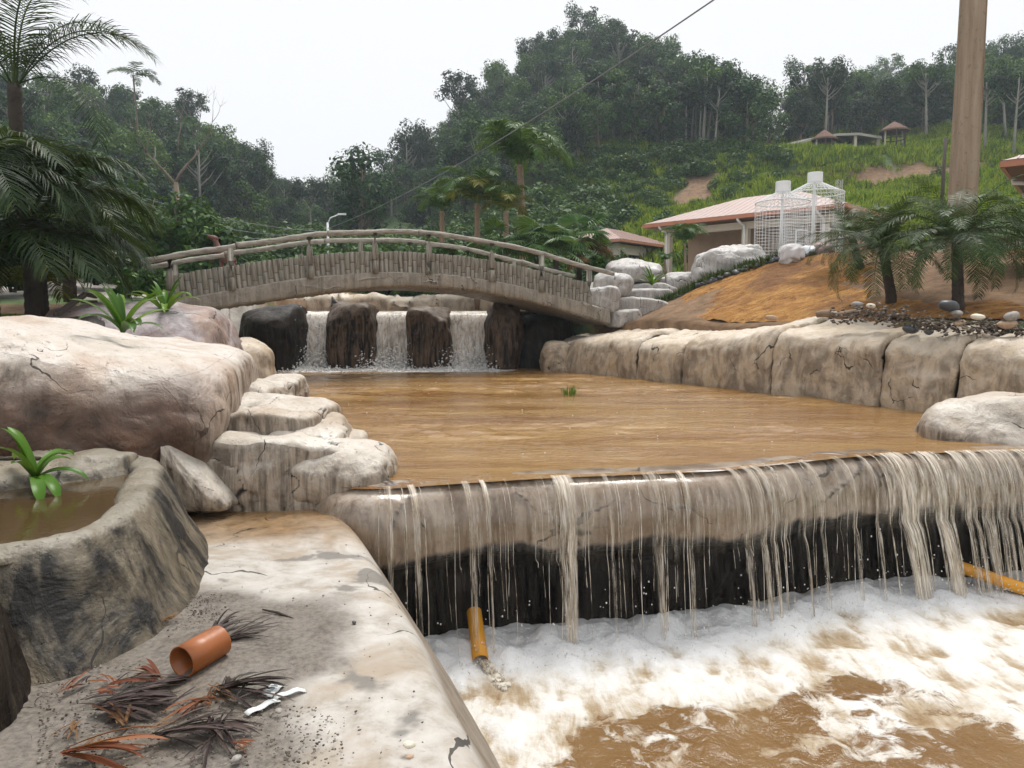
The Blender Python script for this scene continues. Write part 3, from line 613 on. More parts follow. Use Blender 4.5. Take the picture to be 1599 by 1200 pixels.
for px, w in [(604, .05), (640, .05), (728, .05), (752, .03), (1016, .09), (1066, .05), (1150, .06), (1172, .09), (1188, .07), (1262, .05), (1316, .06), (1350, .05), (945, .04), (1235, .04)]: ribbon(px, w * 1.3, w * .6, .08 * (px - 600) / 700, random.uniform(.06, .12), random.uniform(.9, 1.4))
for k in range(16): ribbon(1490 + k * 13 + random.uniform(-5, 5), random.uniform(.05, .14), random.uniform(.03, .07), random.uniform(.1, .2), random.uniform(.08, .18), random.uniform(.9, 1.5))
tag(link('water_streams', mesh('water_streams', RV, np.array(RF), M['film'], True, {'along': RA, 'down': RD, 'dens': RN})), 'broad translucent tan streams pouring over the spillway', 'water', kind='stuff')

# lower pool with foam
xs = np.linspace(-1.6, 9, 360); ys = np.linspace(2.0, 7.4, 300); X, Y = np.meshgrid(xs, ys, indexing='ij')
yc = np.interp(X, CS[:, 0], CS[:, 1]); d = yc - Y
q = np.stack([X, Y, X * 0], -1)
dn = d + 0.35 * fbm(q * 1.1, 3, 41)
foam = np.clip(smooth(1.75, 0.75, dn) + smooth(0.75, 0.0, X + 0.35 * fbm(q * 1.3, 3, 42)) * 0.9 + smooth(0.0, 0.8, (X - 2.6) - (5.2 - Y) * 0.25 + 0.3 * fbm(q, 3, 44)) * smooth(3.4, 4.3, Y) * 0.8, 0, 1)
foam = np.clip(foam, 0, 1) * (0.80 + 0.25 * fbm(q * 1.9, 4, 49)); foam = np.maximum(foam, 0.34 + 0.16 * fbm(q * 2.3, 3, 50))
rid = 1 - np.abs(fbm(q * 2.2, 4, 45)) * 2
wz = foam * (0.03 * rid + 0.055 * fbm(q * np.array([7, 4, 1]), 4, 46, 0.6) + 0.02) + 0.03 * fbm(q * 1.7, 3, 47) + np.exp(-((d - 0.12) / 0.3) ** 2) * (0.10 + 0.13 * fbm(q * 3.1, 4, 48))
M['lower'] = watermat('foaming_water', (0.15, 0.078, 0.026), (0.23, 0.14, 0.06), 0.08, True, 0.5)
V = np.concatenate([q[..., :2], (-1.2 + wz)[..., None]], -1)
link('lower_pool_water', mesh('lower_pool_water', V, gridfaces(*V.shape[:2])[:, ::-1], M['lower'], True, {'foam': foam, 'lift': smooth(-0.05, 0.11, wz)}))['kind'] = 'structure'
# outer sheet so the stream goes on behind the viewer
mb = MB(); mb.add([(-3, -30, -1.22), (14, -30, -1.22), (14, 2.2, -1.22), (-3, 2.2, -1.22)], [(0, 1, 2, 3)]); o = mb.build('stream_water', M['pool_calm']); o['kind'] = 'structure'

# drops and splashes
ICO = None
def drops(name, pts, rads, mat, label, squash=1.0):
    bm = bmesh.new(); bmesh.ops.create_icosphere(bm, subdivisions=1, radius=1); v0 = np.array([v.co[:] for v in bm.verts]); f0 = np.array([[v.index for v in f.verts] for f in bm.faces]); bm.free()
    pts = np.asarray(pts); rads = np.asarray(rads); N_ = len(pts)
    st = np.stack([rads, rads, rads * squash], 1)
    V = (v0[None] * st[:, None] + pts[:, None]).reshape(-1, 3); F = (f0[None] + (np.arange(N_) * len(v0))[:, None, None]).reshape(-1, 3)
    return tag(link(name, mesh(name, V, F, mat)), label, 'water', kind='stuff')
k = 2600; i = rng.integers(0, len(CS), k); o_ = rng.uniform(0.1, 0.6, k) ; z = -1.15 + rng.exponential(0.10, k)
drops('spray', np.column_stack([CS[i, 0] + CN[i, 0] * o_, CS[i, 1] + CN[i, 1] * o_, z]), rng.uniform(0.002, 0.007, k), M['foamw'], 'fine white spray drops leaping at the foot of the spillway', 1.3)

# upper water and the three falls under the bridge
V = np.stack(np.meshgrid(np.linspace(-7.5, 1.6, 120), np.linspace(20.3, 25.2, 60), indexing='ij') + [np.zeros((120, 60))], -1)
V[..., 2] = 1.72 + 0.02 * fbm(V * 3, 3, 51)
link('upper_water', mesh('upper_water', V, gridfaces(120, 60)[:, ::-1], M['pool_calm']))['kind'] = 'structure'
base = []; brad = []
for k, (x0, x1, lab) in enumerate([(440, 514, 'wide muddy fall over the weir beside the dark abutment'), (580, 640, 'narrow white fall between the two boulder pillars'), (700, 766, 'white fall on the right between pillar and leaning flank rock')]):
    a = at(x0, 490, 20.2); b_ = at(x1, 490, 20.2); sx = np.linspace(a.x, b_.x, 70)
    tt_ = np.linspace(0, 1, 60); out = np.where(tt_ < 0.12, -0.3 + tt_ / 0.12 * 0.38, 0.08 + 0.5 * np.sqrt(np.clip((tt_ - 0.12) / 0.88, 0, 1))); zz = np.where(tt_ < 0.12, 1.735 - 0.06 * (tt_ / 0.12) ** 2, 1.675 - 1.48 * np.clip((tt_ - 0.12) / 0.88, 0, 1) ** 1.25)
    for layer in range(2):
        V = np.stack([np.broadcast_to(sx[:, None], (70, 60)), 20.2 - np.broadcast_to((out - layer * 0.07)[None], (70, 60)), np.broadcast_to(zz[None], (70, 60))], -1).copy()
        V[..., 1] += 0.14 * fbm(V * np.array([3.2, 0, 0.6]) + layer * 9, 3, 52 + k) * tt_[None]
        dens = np.clip(1.5 - 0.55 * tt_[None] + 0.5 * fbm(V * np.array([2.5, 0, 0.5]), 2, 57 + k), 0.3, 1.5)
        if layer == 0: F_, D_ = [V], [dens]
        else: F_.append(V); D_.append(dens)
    VV = np.concatenate([f.reshape(-1, 3) for f in F_]); FF = np.concatenate([gridfaces(70, 60), gridfaces(70, 60) + 4200])
    tag(link('waterfall', mesh('waterfall', VV, FF, M['fall'], True, {'dens': np.concatenate([x.ravel() for x in D_])})), lab, 'waterfall', 'falls under the bridge')
    kk = 2400; base += list(zip(rng.uniform(a.x - 0.15, b_.x + 0.2, kk), 19.55 - rng.exponential(0.28, kk) + 0.2, 0.2 + rng.exponential(0.15 if k else 0.22, kk))); brad += list(rng.uniform(0.006, 0.026, kk))
kk = 1600; base += list(zip(rng.uniform(-6.4, -0.3, kk), 18.9 + rng.normal(0, 0.35, kk), 0.2 + rng.exponential(0.025, kk))); brad += list(rng.uniform(0.01, 0.03, kk))
drops('fall_splash', base, brad, M['foamw'], 'churning white splash where the three falls hit the pool', 0.8)
# small bubbles drifting on the pool
kk = 110; bx = rng.uniform(-5, 4, kk); by = 6.6 + 11 * rng.random(kk) ** 1.3; keep = (bx > -0.36 * by + 0.9) & (bx < 0.42 * by)
drops('bubbles', np.column_stack([bx, by, np.full(kk, 0.203)])[keep], rng.uniform(0.004, 0.014, kk)[keep], M['foamw'], 'scattered foam bubbles drifting on the brown pool', 0.5)
# water in the planter basin
mb = MB(); pts = [(-2.5, 5.2), (-2.3, 4.5), (-2.12, 3.85), (-2.06, 3.3), (-2.15, 3.05), (-2.5, 2.85), (-3.2, 2.8), (-4.8, 3.2), (-4.8, 4.4), (-3.4, 4.6), (-2.9, 4.9)]
mb.add([(x, y, 0.462) for x, y in pts], [tuple(range(len(pts)))[::-1]]); M['basin_w'] = watermat('basin_water', (0.045, 0.03, 0.012), (0.08, 0.05, 0.02), 0.05, bump=0.1)
o = mb.build('basin_water', M['basin_w']); o['kind'] = 'structure'
# ================================================================== bridge
BL, BR = Vector((-6.9, 15.0, 0)), Vector((1.95, 18.7, 0)); BD = (BR - BL); BLEN = BD.length; BDn = BD.normalized(); BNn = Vector((-BDn.y, BDn.x, 0))
def u_of(px):
    k = (px - 799.5) / FPX; return (k * BL.y - BL.x) / (BD.x - k * BD.y)     # good to a few mm: pitch is small
def brow(pairs):
    us, zs = [], []
    for px, py in pairs:
        u_ = u_of(px); p = BL + BD * u_; us.append(u_); zs.append(at(px, py, p.y).z)
    c = np.polyfit(us, zs, 4); return lambda u_: float(np.polyval(c, u_))
z_rail = brow([(225, 408), (270, 401), (365, 386), (487, 369), (587, 362), (670, 364), (768, 380), (845, 397), (921, 418), (952, 428)])
z_btop = brow([(270, 431), (365, 415), (487, 402), (587, 394), (670, 395), (768, 408), (845, 425), (920, 443)])
z_stop = brow([(240, 474), (270, 467), (365, 452), (487, 433), (587, 424.5), (670, 426), (768, 437), (845, 455), (915, 473), (945, 482)])
z_sbot = brow([(240, 492), (270, 488), (365, 478), (487, 464), (587, 450), (670, 449), (768, 461), (845, 477), (920, 499), (950, 507)])
U0, U1 = u_of(236), u_of(952); BW = 1.9
def bpt(u_, out, z): p = BL + BD * u_ + BNn * out; return Vector((p.x, p.y, z))
M['log'] = None
m, nt, b = newmat('weathered_bamboo_cement'); h = NT(nt); v = h.coord((22, 22, 2.0)); v2 = h.coord()
n1 = h.noise(v, 1, 6, 0.7, 0.3); n2 = h.noise(v2, 2.0, 5, 0.6); n3 = h.noise(v2, 30, 4, 0.7)
oi = h.n('ShaderNodeObjectInfo')
c = h.ramp(n1, [(0.35, (0.085, 0.072, 0.055)), (0.5, (0.27, 0.245, 0.20)), (0.7, (0.40, 0.375, 0.325))])
c = h.mix(h.ramp(n2, [(0.45, 0), (0.75, 0.5)]), c, (0.15, 0.14, 0.10))
c = h.mix(h.math('MULTIPLY', oi.outputs['Random'], 0.35), c, (0.20, 0.18, 0.15))
c = h.mix(h.ramp(h.attr('node'), [(0.4, 0), (0.9, 0.9)]), c, (0.02, 0.017, 0.013))
h.l(c, b.inputs['Base Color']); b.inputs['Roughness'].default_value = 0.8; h.bump(h.math('ADD', n1, h.math('MULTIPLY', n3, 0.3)), 0.6, 0.012, b); M['bamboo'] = m
m, nt, b = newmat('cast_log_rail'); h = NT(nt); v2 = h.coord(); sv = h.coord((3, 3, 14))
n1 = h.noise(sv, 1.2, 6, 0.65, 0.6); n2 = h.noise(v2, 4, 6, 0.7)
c = h.ramp(n1, [(0.3, (0.15, 0.13, 0.105)), (0.55, (0.34, 0.31, 0.265)), (0.75, (0.43, 0.405, 0.36))]); c = h.mix(h.ramp(n2, [(0.55, 0), (0.7, 0.5)]), c, (0.10, 0.085, 0.065))
c = h.mix(h.ramp(h.attr('node'), [(0.4, 0), (0.9, 0.85)]), c, (0.03, 0.025, 0.02))
h.l(c, b.inputs['Base Color']); b.inputs['Roughness'].default_value = 0.8; h.bump(h.math('ADD', n1, n2), 0.5, 0.015, b); M['log'] = m

B0 = bpt(0.5, BW / 2, 1.5); bridge = empty('arched_footbridge', B0)
tag(bridge, 'arched grey footbridge with log rails and bamboo-patterned side over the pool', 'bridge')
# arch slab
us = np.linspace(U0, U1, 260); V = []
for u_ in us:
    zt, zb = z_stop(u_), z_sbot(u_); e = 0.5 * (zt + zb)
    V.append([bpt(u_, o_, z) for o_, z in [(BW, zb), (BW * 0.66, zb), (BW * 0.33, zb), (0.10, zb), (0.03, zb + 0.02), (0.0, zb + 0.06), (-0.01, zb * 0.67 + zt * 0.33), (-0.01, zb * 0.33 + zt * 0.67), (0.0, zt - 0.03), (0.06, zt), (0.3, zt + 0.02), (BW - 0.06, zt + 0.02), (BW, zt - 0.03), (BW, zb)]])
V = np.array([[p[:] for p in r] for r in V])
Vf = []
for j in range(V.shape[1] - 1):
    k = 12 if j in (5, 6, 7) else 4
    for t in range(k): Vf.append(V[:, j] * (1 - t / k) + V[:, j + 1] * (t / k))
V = np.stack(Vf + [V[:, -1]], 1)
V2, ck = roughen(V, 0.02, 2.5, 131, 0.03, 1.35, 0.035, 0.008, -1)
joints = np.zeros(len(us))
for px in (262, 320, 420, 505, 590, 640, 730, 793, 852, 905): joints = np.maximum(joints, np.exp(-((us - u_of(px)) * BLEN / 0.02) ** 2))
ck = np.maximum(ck, joints[:, None] * 0.75)
V2[0] = V2[0].mean(0) * 0.05 + V2[0] * 0.95
ends = [list(range(V2.shape[1] - 1))[::-1], [(len(us) - 1) * V2.shape[1] + j for j in range(V2.shape[1] - 1)]]
fl = [tuple(f) for f in gridfaces(*V2.shape[:2])[:, ::-1]] + [tuple(e) for e in ends]
arch = link('arch_slab', mesh('arch_slab', V2 - np.array(B0), fl, M['rock_arch'], True, {'crack': ck}), bridge)
# bamboo pieces: half-round canes with one joint each
def cane(w, hgt_, split):
    n_ = 7; rows = []
    for (z, s, nd) in [(0, 0.93, 0), (split - 0.012, 0.98, 0.2), (split - 0.006, 0.9, 1), (split, 0.9, 1), (split + 0.006, 1.0, 0.2), (hgt_ - 0.012, 0.97, 0), (hgt_, 0.86, 0.0)]:
        rows.append([((w / 2 * s) * math.sin(q), -(w / 2 * s) * math.cos(q) * 0.75, z, nd) for q in np.linspace(-1.75, 1.75, n_)])
    A = np.array(rows); f = [tuple(x) for x in gridfaces(len(rows), n_)] + [tuple((len(rows) - 1) * n_ + j for j in range(n_))]
    return mesh('bamboo', A[..., :3], f, M['bamboo'], True, {'node': A[..., 3]})
ncane = 88; cw = BLEN * (u_of(917) - u_of(277)) / ncane
hs = np.mean([z_btop(x) - z_stop(x) for x in np.linspace(0.02, 0.98, 9)]) + 0.05
var = [cane(cw * 0.98, hs + dh, hs * sp) for dh, sp in [(0, 0.35), (0.012, 0.55), (-0.01, 0.7), (0.005, 0.25), (0.0, 0.62), (0.01, 0.45)]]
uu0, uu1 = u_of(277), u_of(917); seq = 0
postpx = [270, 365, 487, 588, 671, 768, 845, 921]; post_u = [u_of(x) for x in postpx]
for k in range(ncane):
    u_ = uu0 + (uu1 - uu0) * (k + 0.5) / ncane
    seq = (seq + random.choice((1, 2, 4))) % 6
    o = link('bamboo', var[seq], bridge, bpt(u_, 0.05, z_stop(u_) - 0.04) - B0)
    sl = (z_stop(u_ + 0.01) - z_stop(u_ - 0.01)) / (0.02 * BLEN)
    o.rotation_euler = (0, -math.atan(sl) * 0.45 * (1 if u_ < 0.5 else 0.2) + random.uniform(-0.012, 0.012), math.atan2(BD.y, BD.x)); o.scale = (1, 1, (z_btop(u_) - z_stop(u_) + 0.05) / hs)
# backing panel behind the canes, and the far side
for side, o0, o1 in (('front', 0.055, 0.13), ('far', BW - 0.13, BW - 0.04)):
    us2 = np.linspace(uu0 - 0.004, uu1 + 0.004, 60); A = np.array([[bpt(x, o_, z)[:] for o_, z in [(o0, z_stop(x) - 0.03), (o0, z_btop(x) - 0.03), (o1, z_btop(x) - 0.03), (o1, z_stop(x) - 0.03)]] for x in us2]) - np.array(B0)
    fl = [tuple(f) for f in gridfaces(60, 4)] + [(0, 1, 2, 3), (236, 239, 238, 237)]
    link('parapet', mesh('parapet', A, fl, M['bamboo'], False, {'node': np.zeros(A.shape[:2])}), bridge)
# posts
def post(u_, out, zt, zb, r=0.062):
    mb = MB(); H = zt - zb
    rr = [(0, 1.08), (H * 0.3, 1.0), (H * 0.31, 0.94), (H * 0.33, 0.94), (H * 0.34, 1.02), (H * 0.7, 0.98), (H, 0.95)]
    mb.tube([(random.uniform(-.003, .003), 0, z) for z, _ in rr], [r * s for _, s in rr], 12)
    return mb.build('post', M['bamboo'], bridge, True, bpt(u_, out, zb) - B0, 'node')
for u_ in post_u:
    post(u_, -0.01 if 0.01 < u_ < 0.99 else 0.06, z_rail(u_) - 0.03, z_stop(u_) - (0.03 if 0.01 < u_ < 0.99 else 0.12), 0.068 if 0.01 < u_ < 0.99 else 0.075)
for u_ in [x + 0.005 for x in post_u]: post(u_, BW - 0.05, z_rail(u_) - 0.03, z_stop(u_) - 0.02)
# rails: knotty logs laid end to end
def rail(ua, ub, out, r, dz=0.0):
    k = 26; pts = []; rad = []; w1, w2 = random.uniform(0, 9), random.uniform(0, 9)
    for j in range(k + 1):
        f = j / k; u_ = ua + (ub - ua) * f
        pts.append(bpt(u_, out + 0.010 * math.sin(f * 9 + w1), z_rail(u_) + dz + 0.012 * math.sin(f * 7 + w2)) - B0)
        rad.append(r * (1 + 0.07 * math.sin(f * 23 + w1) + 0.05 * math.sin(f * 41 + w2)) * (1.12 if j in (0, k) else 1))
    mb = MB(); mb.tube(pts, rad, 12); mb.build('rail', M['log'], bridge, True, None, 'node')
cutsu = [u_of(222), u_of(374), u_of(515), u_of(655), u_of(848), u_of(957)]
for a_, b_ in zip(cutsu[:-1], cutsu[1:]): rail(a_ + 0.001, b_ - 0.001, 0.0, 0.058)
cutsf = [u_of(225), u_of(360), u_of(530), u_of(700), u_of(860), u_of(948)]
for a_, b_ in zip(cutsf[:-1], cutsf[1:]): rail(a_ + 0.001, b_ - 0.001, BW - 0.05, 0.056)
# ================================================================== vegetation
def leafmat(name, stops, trans=0.3, rough=0.55, var=0.5):
    m, nt, b = newmat(name); h = NT(nt)
    oi = h.n('ShaderNodeObjectInfo'); t = h.attr('tint')
    f = h.math('ADD', h.math('MULTIPLY', t, 1 - var * 0.5), h.math('MULTIPLY', oi.outputs['Random'], var * 0.5))
    if var > 0.7: f = h.math('ADD', h.math('MULTIPLY', f, 1.7), -0.35)
    c = h.ramp(f, stops); h.l(c, b.inputs['Base Color']); b.inputs['Roughness'].default_value = rough
    b.inputs['Specular IOR Level'].default_value = 0.2
    tr = h.n('ShaderNodeBsdfTranslucent'); h.l(h.mix(0.5, c, (0.12, 0.16, 0.02)), tr.inputs[0])
    mx = h.n('ShaderNodeMixShader'); mx.inputs[0].default_value = trans
    out = nt.nodes['Material Output']; h.l(b.outputs[0], mx.inputs[1]); h.l(tr.outputs[0], mx.inputs[2]); h.l(mx.outputs[0], out.inputs[0])
    return m
M['leaf_forest'] = leafmat('forest_leaves', [(0.12, (0.003, 0.017, 0.012)), (0.45, (0.013, 0.055, 0.028)), (0.7, (0.042, 0.115, 0.030)), (0.95, (0.13, 0.21, 0.040))], 0.25, 0.6, 1.0)
M['leaf_bush'] = leafmat('bush_leaves', [(0.1, (0.008, 0.032, 0.006)), (0.55, (0.035, 0.105, 0.012)), (0.95, (0.13, 0.22, 0.02))], 0.25, 0.5, 0.5)
M['leaf_dark'] = leafmat('dark_fronds', [(0.1, (0.007, 0.020, 0.006)), (0.6, (0.022, 0.050, 0.012)), (0.97, (0.10, 0.12, 0.03))], 0.2, 0.45, 0.3)
M['leaf_palm'] = leafmat('palm_fronds', [(0.1, (0.018, 0.055, 0.012)), (0.6, (0.055, 0.135, 0.028)), (0.97, (0.16, 0.22, 0.04))], 0.3, 0.4, 0.3)
M['leaf_date'] = leafmat('date_palm_fronds', [(0.1, (0.012, 0.034, 0.008)), (0.6, (0.040, 0.085, 0.020)), (0.97, (0.14, 0.17, 0.05))], 0.2, 0.4, 0.3)
M['leaf_yellow'] = leafmat('yellow_fronds', [(0.1, (0.06, 0.08, 0.008)), (0.6, (0.19, 0.20, 0.018)), (0.97, (0.34, 0.27, 0.04))], 0.3, 0.45, 0.3)
M['leaf_dry'] = leafmat('dry_leaves', [(0.1, (0.05, 0.022, 0.012)), (0.6, (0.16, 0.08, 0.035)), (0.97, (0.30, 0.18, 0.09))], 0.15, 0.7, 0.3)
M['grass'] = leafmat('hill_grass', [(0.1, (0.06, 0.12, 0.007)), (0.5, (0.20, 0.32, 0.018)), (0.95, (0.40, 0.44, 0.05))], 0.4, 0.6, 0.8)
M['brom'] = leafmat('bromeliad_leaves', [(0.1, (0.030, 0.085, 0.012)), (0.6, (0.085, 0.20, 0.02)), (0.97, (0.20, 0.30, 0.03))], 0.3, 0.3, 0.4)
M['bark'] = simple('bark', (0.11, 0.085, 0.06), 0.9, 0.5, 6, 0.5)
M['bark_dark'] = simple('dark_bark', (0.035, 0.026, 0.02), 0.95, 0.5, 14, 0.8, bdist=0.03)
M['bark_pale'] = simple('pale_bark', (0.19, 0.18, 0.155), 0.85, 0.35, 3, 0.3)
M['bark_palm'] = simple('palm_bark', (0.15, 0.105, 0.07), 0.9, 0.7, 7, 0.8, bdist=.03)

def cards(C, D, N_, L, W):
    """rhombic leaf faces: centre, long axis, normal, length, width"""
    D = D / (np.linalg.norm(D, axis=1, keepdims=True) + 1e-9); Sd = np.cross(N_, D); Sd /= np.linalg.norm(Sd, axis=1, keepdims=True) + 1e-9
    L = np.asarray(L)[:, None]; W = np.asarray(W)[:, None]; n = len(C)
    up = np.cross(D, Sd)
    V = np.stack([C - D * L / 2, C + Sd * W / 2 + up * W * 0.15, C + D * L / 2, C - Sd * W / 2 + up * W * 0.15], 1).reshape(-1, 3)
    return V, np.arange(n * 4).reshape(-1, 4)
def unit(n, g):
    v = g.normal(size=(n, 3)); return v / np.linalg.norm(v, axis=1, keepdims=True)
def crown(name, seed, clumps, per, leaf, mat, flat=0.75):
    """clumps: list of (centre, radius); light leaf shells with gaps between clumps"""
    g = np.random.default_rng(seed); Cs, Ns, Ts = [], [], []
    for c, r in clumps:
        d = unit(per, g); d[:, 2] = d[:, 2] * flat + 0.12
        rr = r * g.uniform(0.35, 1.08, per) ** 0.6
        Cs.append(np.array(c) + d * rr[:, None]); Ns.append(d + 0.7 * unit(per, g) + np.array([0, 0, 0.5]))
        Ts.append(np.clip(g.normal(0.45, 0.2, per) + g.uniform(-0.2, 0.2), 0, 1))
    C = np.concatenate(Cs); N_ = np.concatenate(Ns); T = np.concatenate(Ts)
    D = np.cross(N_, unit(len(C), g)); V, F = cards(C, D, N_, leaf * g.uniform(0.6, 1.4, len(C)), leaf * g.uniform(0.35, 0.75, len(C)))
    return mesh(name, V, F, mat, False, {'tint': np.repeat(T, 4)})
def trunkmesh(name, pts, rad, limbs, mat, n=7):
    mb = MB(); mb.tube(pts, rad, n)
    for l, r in limbs: mb.tube(l, r, 5)
    return mesh(name, mb.v, mb.f, mat, True)
TREES = []
def make_proto(seed, H, W, base, style, mat_trunk, leaf=0.42, nclump=26, per=70):
    g = np.random.default_rng(seed); clumps = []; limbs = []
    top = np.array([g.uniform(-.4, .4), g.uniform(-.4, .4), H * 0.9])
    for k in range(nclump):
        a = g.uniform(0, 6.283); f = g.uniform(0, 1)
        if style == 'umbrella': z = H * g.uniform(0.72, 0.97); r = W * 0.5 * math.sqrt(g.uniform(0.02, 1))
        elif style == 'column': z = H * g.uniform(base, 1); r = W * 0.5 * g.uniform(0.1, 1) * (1.1 - 0.6 * (z / H - base) / (1 - base))
        else: z = H * (base + (1 - base) * f); r = W * 0.5 * math.sqrt(max(0.03, 1 - (2 * f - 0.9) ** 2)) * g.uniform(0.35, 1)
        c = np.array([math.cos(a) * r, math.sin(a) * r, z]); clumps.append((c, W * g.uniform(0.13, 0.22)))
        if k % 2 == 0:
            s_ = np.array([top[0] * 0.5, top[1] * 0.5, max(H * base * 0.8, z - r * 0.9 - 0.6)]); mid = (s_ + c) / 2 + np.array([0, 0, -0.12 * r])
            limbs.append(([tuple(s_), tuple(mid), tuple(c)], [0.014 * H * 0.6, 0.008 * H * 0.6, 0.02]))
    tm = trunkmesh('trunk', [(0, 0, -0.8), (top[0] * .2, top[1] * .2, H * 0.3), (top[0] * .5, top[1] * .5, H * 0.6), tuple(top)], [0.020 * H, 0.016 * H, 0.011 * H, 0.004 * H], limbs, mat_trunk)
    cm = crown('crown', seed, clumps, per, leaf, M['leaf_forest'])
    return tm, cm
for k, (H, W, b_, st, mt, lf) in enumerate([(9, 6.0, 0.35, 'round', 'bark', .42), (11, 6.5, 0.5, 'umbrella', 'bark_pale', .40), (10, 4.6, 0.4, 'column', 'bark', .40), (8, 6.5, 0.25, 'round', 'bark', .45), (12, 5.5, 0.6, 'umbrella', 'bark_pale', .38), (7, 5.5, 0.15, 'round', 'bark', .42)]):
    TREES.append(make_proto(200 + k, H, W, b_, st, M[mt], lf, 24 if st == 'umbrella' else 30, 75))

def geo_scatter(name, P, rot, scl, kind, protos, parent_kind='stuff', label=None, cat=None):
    """one object: points carrying tree / shrub / tuft shapes"""
    me = bpy.data.meshes.new(name); me.vertices.add(len(P)); me.vertices.foreach_set('co', np.asarray(P, float).ravel())
    for k, (ty, val) in {'rot': ('FLOAT_VECTOR', rot), 'scl': ('FLOAT', scl), 'kind': ('INT', kind)}.items():
        a = me.attributes.new(k, ty, 'POINT'); a.data.foreach_set('vector' if ty == 'FLOAT_VECTOR' else 'value', np.asarray(val, np.int32 if ty == 'INT' else np.float32).ravel())
    o = link(name, me); ng = bpy.data.node_groups.new(name, 'GeometryNodeTree')
    ng.interface.new_socket('Geometry', in_out='INPUT', socket_type='NodeSocketGeometry'); ng.interface.new_socket('Geometry', in_out='OUTPUT', socket_type='NodeSocketGeometry')
    N_ = ng.nodes; L = ng.links; gi = N_.new('NodeGroupInput'); go = N_.new('NodeGroupOutput'); jn = N_.new('GeometryNodeJoinGeometry')
    def att(nm, ty):
        x = N_.new('GeometryNodeInputNamedAttribute'); x.data_type = ty; x.inputs[0].default_value = nm; return x.outputs[0]
    ar, as_, ak = att('rot', 'FLOAT_VECTOR'), att('scl', 'FLOAT'), att('kind', 'INT')
    e2r = N_.new('FunctionNodeEulerToRotation'); L.new(ar, e2r.inputs[0])
    for k, pr in enumerate(protos):
        oi = N_.new('GeometryNodeObjectInfo'); oi.inputs['Object'].default_value = pr; oi.inputs['As Instance'].default_value = True
        cp = N_.new('FunctionNodeCompare'); cp.data_type = 'INT'; cp.operation = 'EQUAL'; L.new(ak, cp.inputs[2]); cp.inputs[3].default_value = k
        ip = N_.new('GeometryNodeInstanceOnPoints'); L.new(gi.outputs[0], ip.inputs['Points']); L.new(cp.outputs[0], ip.inputs['Selection'])
        L.new(oi.outputs['Geometry'], ip.inputs['Instance']); L.new(e2r.outputs[0], ip.inputs['Rotation']); L.new(as_, ip.inputs['Scale']); L.new(ip.outputs[0], jn.inputs[0])
    L.new(jn.outputs[0], go.inputs[0]); md = o.modifiers.new('scatter', 'NODES'); md.node_group = ng
    tag(o, label, cat, kind='stuff'); return o
def proto_obj(name, *mes):
    """shape used only by a scatter; never linked to the scene"""
    bm = bmesh.new(); mats = []
    for me in mes:
        n0 = len(bm.faces); bm.from_mesh(me); bm.faces.ensure_lookup_table()
        for f in bm.faces[n0:]: f.material_index = len(mats)
        mats.append(me.materials[0])
    out = bpy.data.meshes.new(name); bm.to_mesh(out); bm.free()
    for m_ in mats: out.materials.append(m_)
    return bpy.data.objects.new(name, out)
TP = [proto_obj('forest_tree', *t) for t in TREES]
def bushmesh(seed, W, H, leaf, mat, nclump=14, per=60):
    g = np.random.default_rng(seed); cl = []
    for k in range(nclump):
        a = g.uniform(0, 6.283); r = W * 0.38 * math.sqrt(g.uniform(0, 1)); z = H * g.uniform(0.15, 0.85) * (1 - 0.35 * (r / (W * 0.38)) ** 2)
        cl.append(((math.cos(a) * r, math.sin(a) * r, z), W * g.uniform(0.14, 0.22)))
    return crown('foliage', seed, cl, per, leaf, mat, 0.9)
BUSH = [bushmesh(300, 2.2, 1.5, 0.20, M['leaf_bush']), bushmesh(301, 1.6, 1.3, 0.16, M['leaf_bush']), bushmesh(302, 2.8, 1.3, 0.22, M['leaf_bush'], 18)]
BP = [proto_obj('shrub', b_) for b_ in BUSH]
def tuftmesh(seed, n, Hh, mat, w=0.03, spread=0.25):
    g = np.random.default_rng(seed); V = []; F = []; T = []
    for k in range(n):
        a = g.uniform(0, 6.283); r = spread * math.sqrt(g.uniform(0, 1)); L = Hh * g.uniform(0.5, 1.1); d = np.array([math.cos(a), math.sin(a), 0]); s_ = np.array([-d[1], d[0], 0]) * w
        p0 = d * r; le = g.uniform(0.15, 0.7); p1 = p0 + d * L * le * 0.35 + np.array([0, 0, L * 0.6]); p2 = p0 + d * L * le + np.array([0, 0, L * (1 - 0.4 * le)])
        i = len(V); V += [p0 - s_, p0 + s_, p1 + s_ * .8, p1 - s_ * .8, p2]; F += [(i, i + 1, i + 2, i + 3), (i + 3, i + 2, i + 4)]; T += [g.uniform(0, 1)] * 5
    return mesh('tuft', V, F, mat, False, {'tint': T})
GP = [proto_obj('grass_tuft', tuftmesh(310 + k, 40, 0.55 + 0.1 * k, M['grass'], 0.035, 0.45)) for k in range(3)]

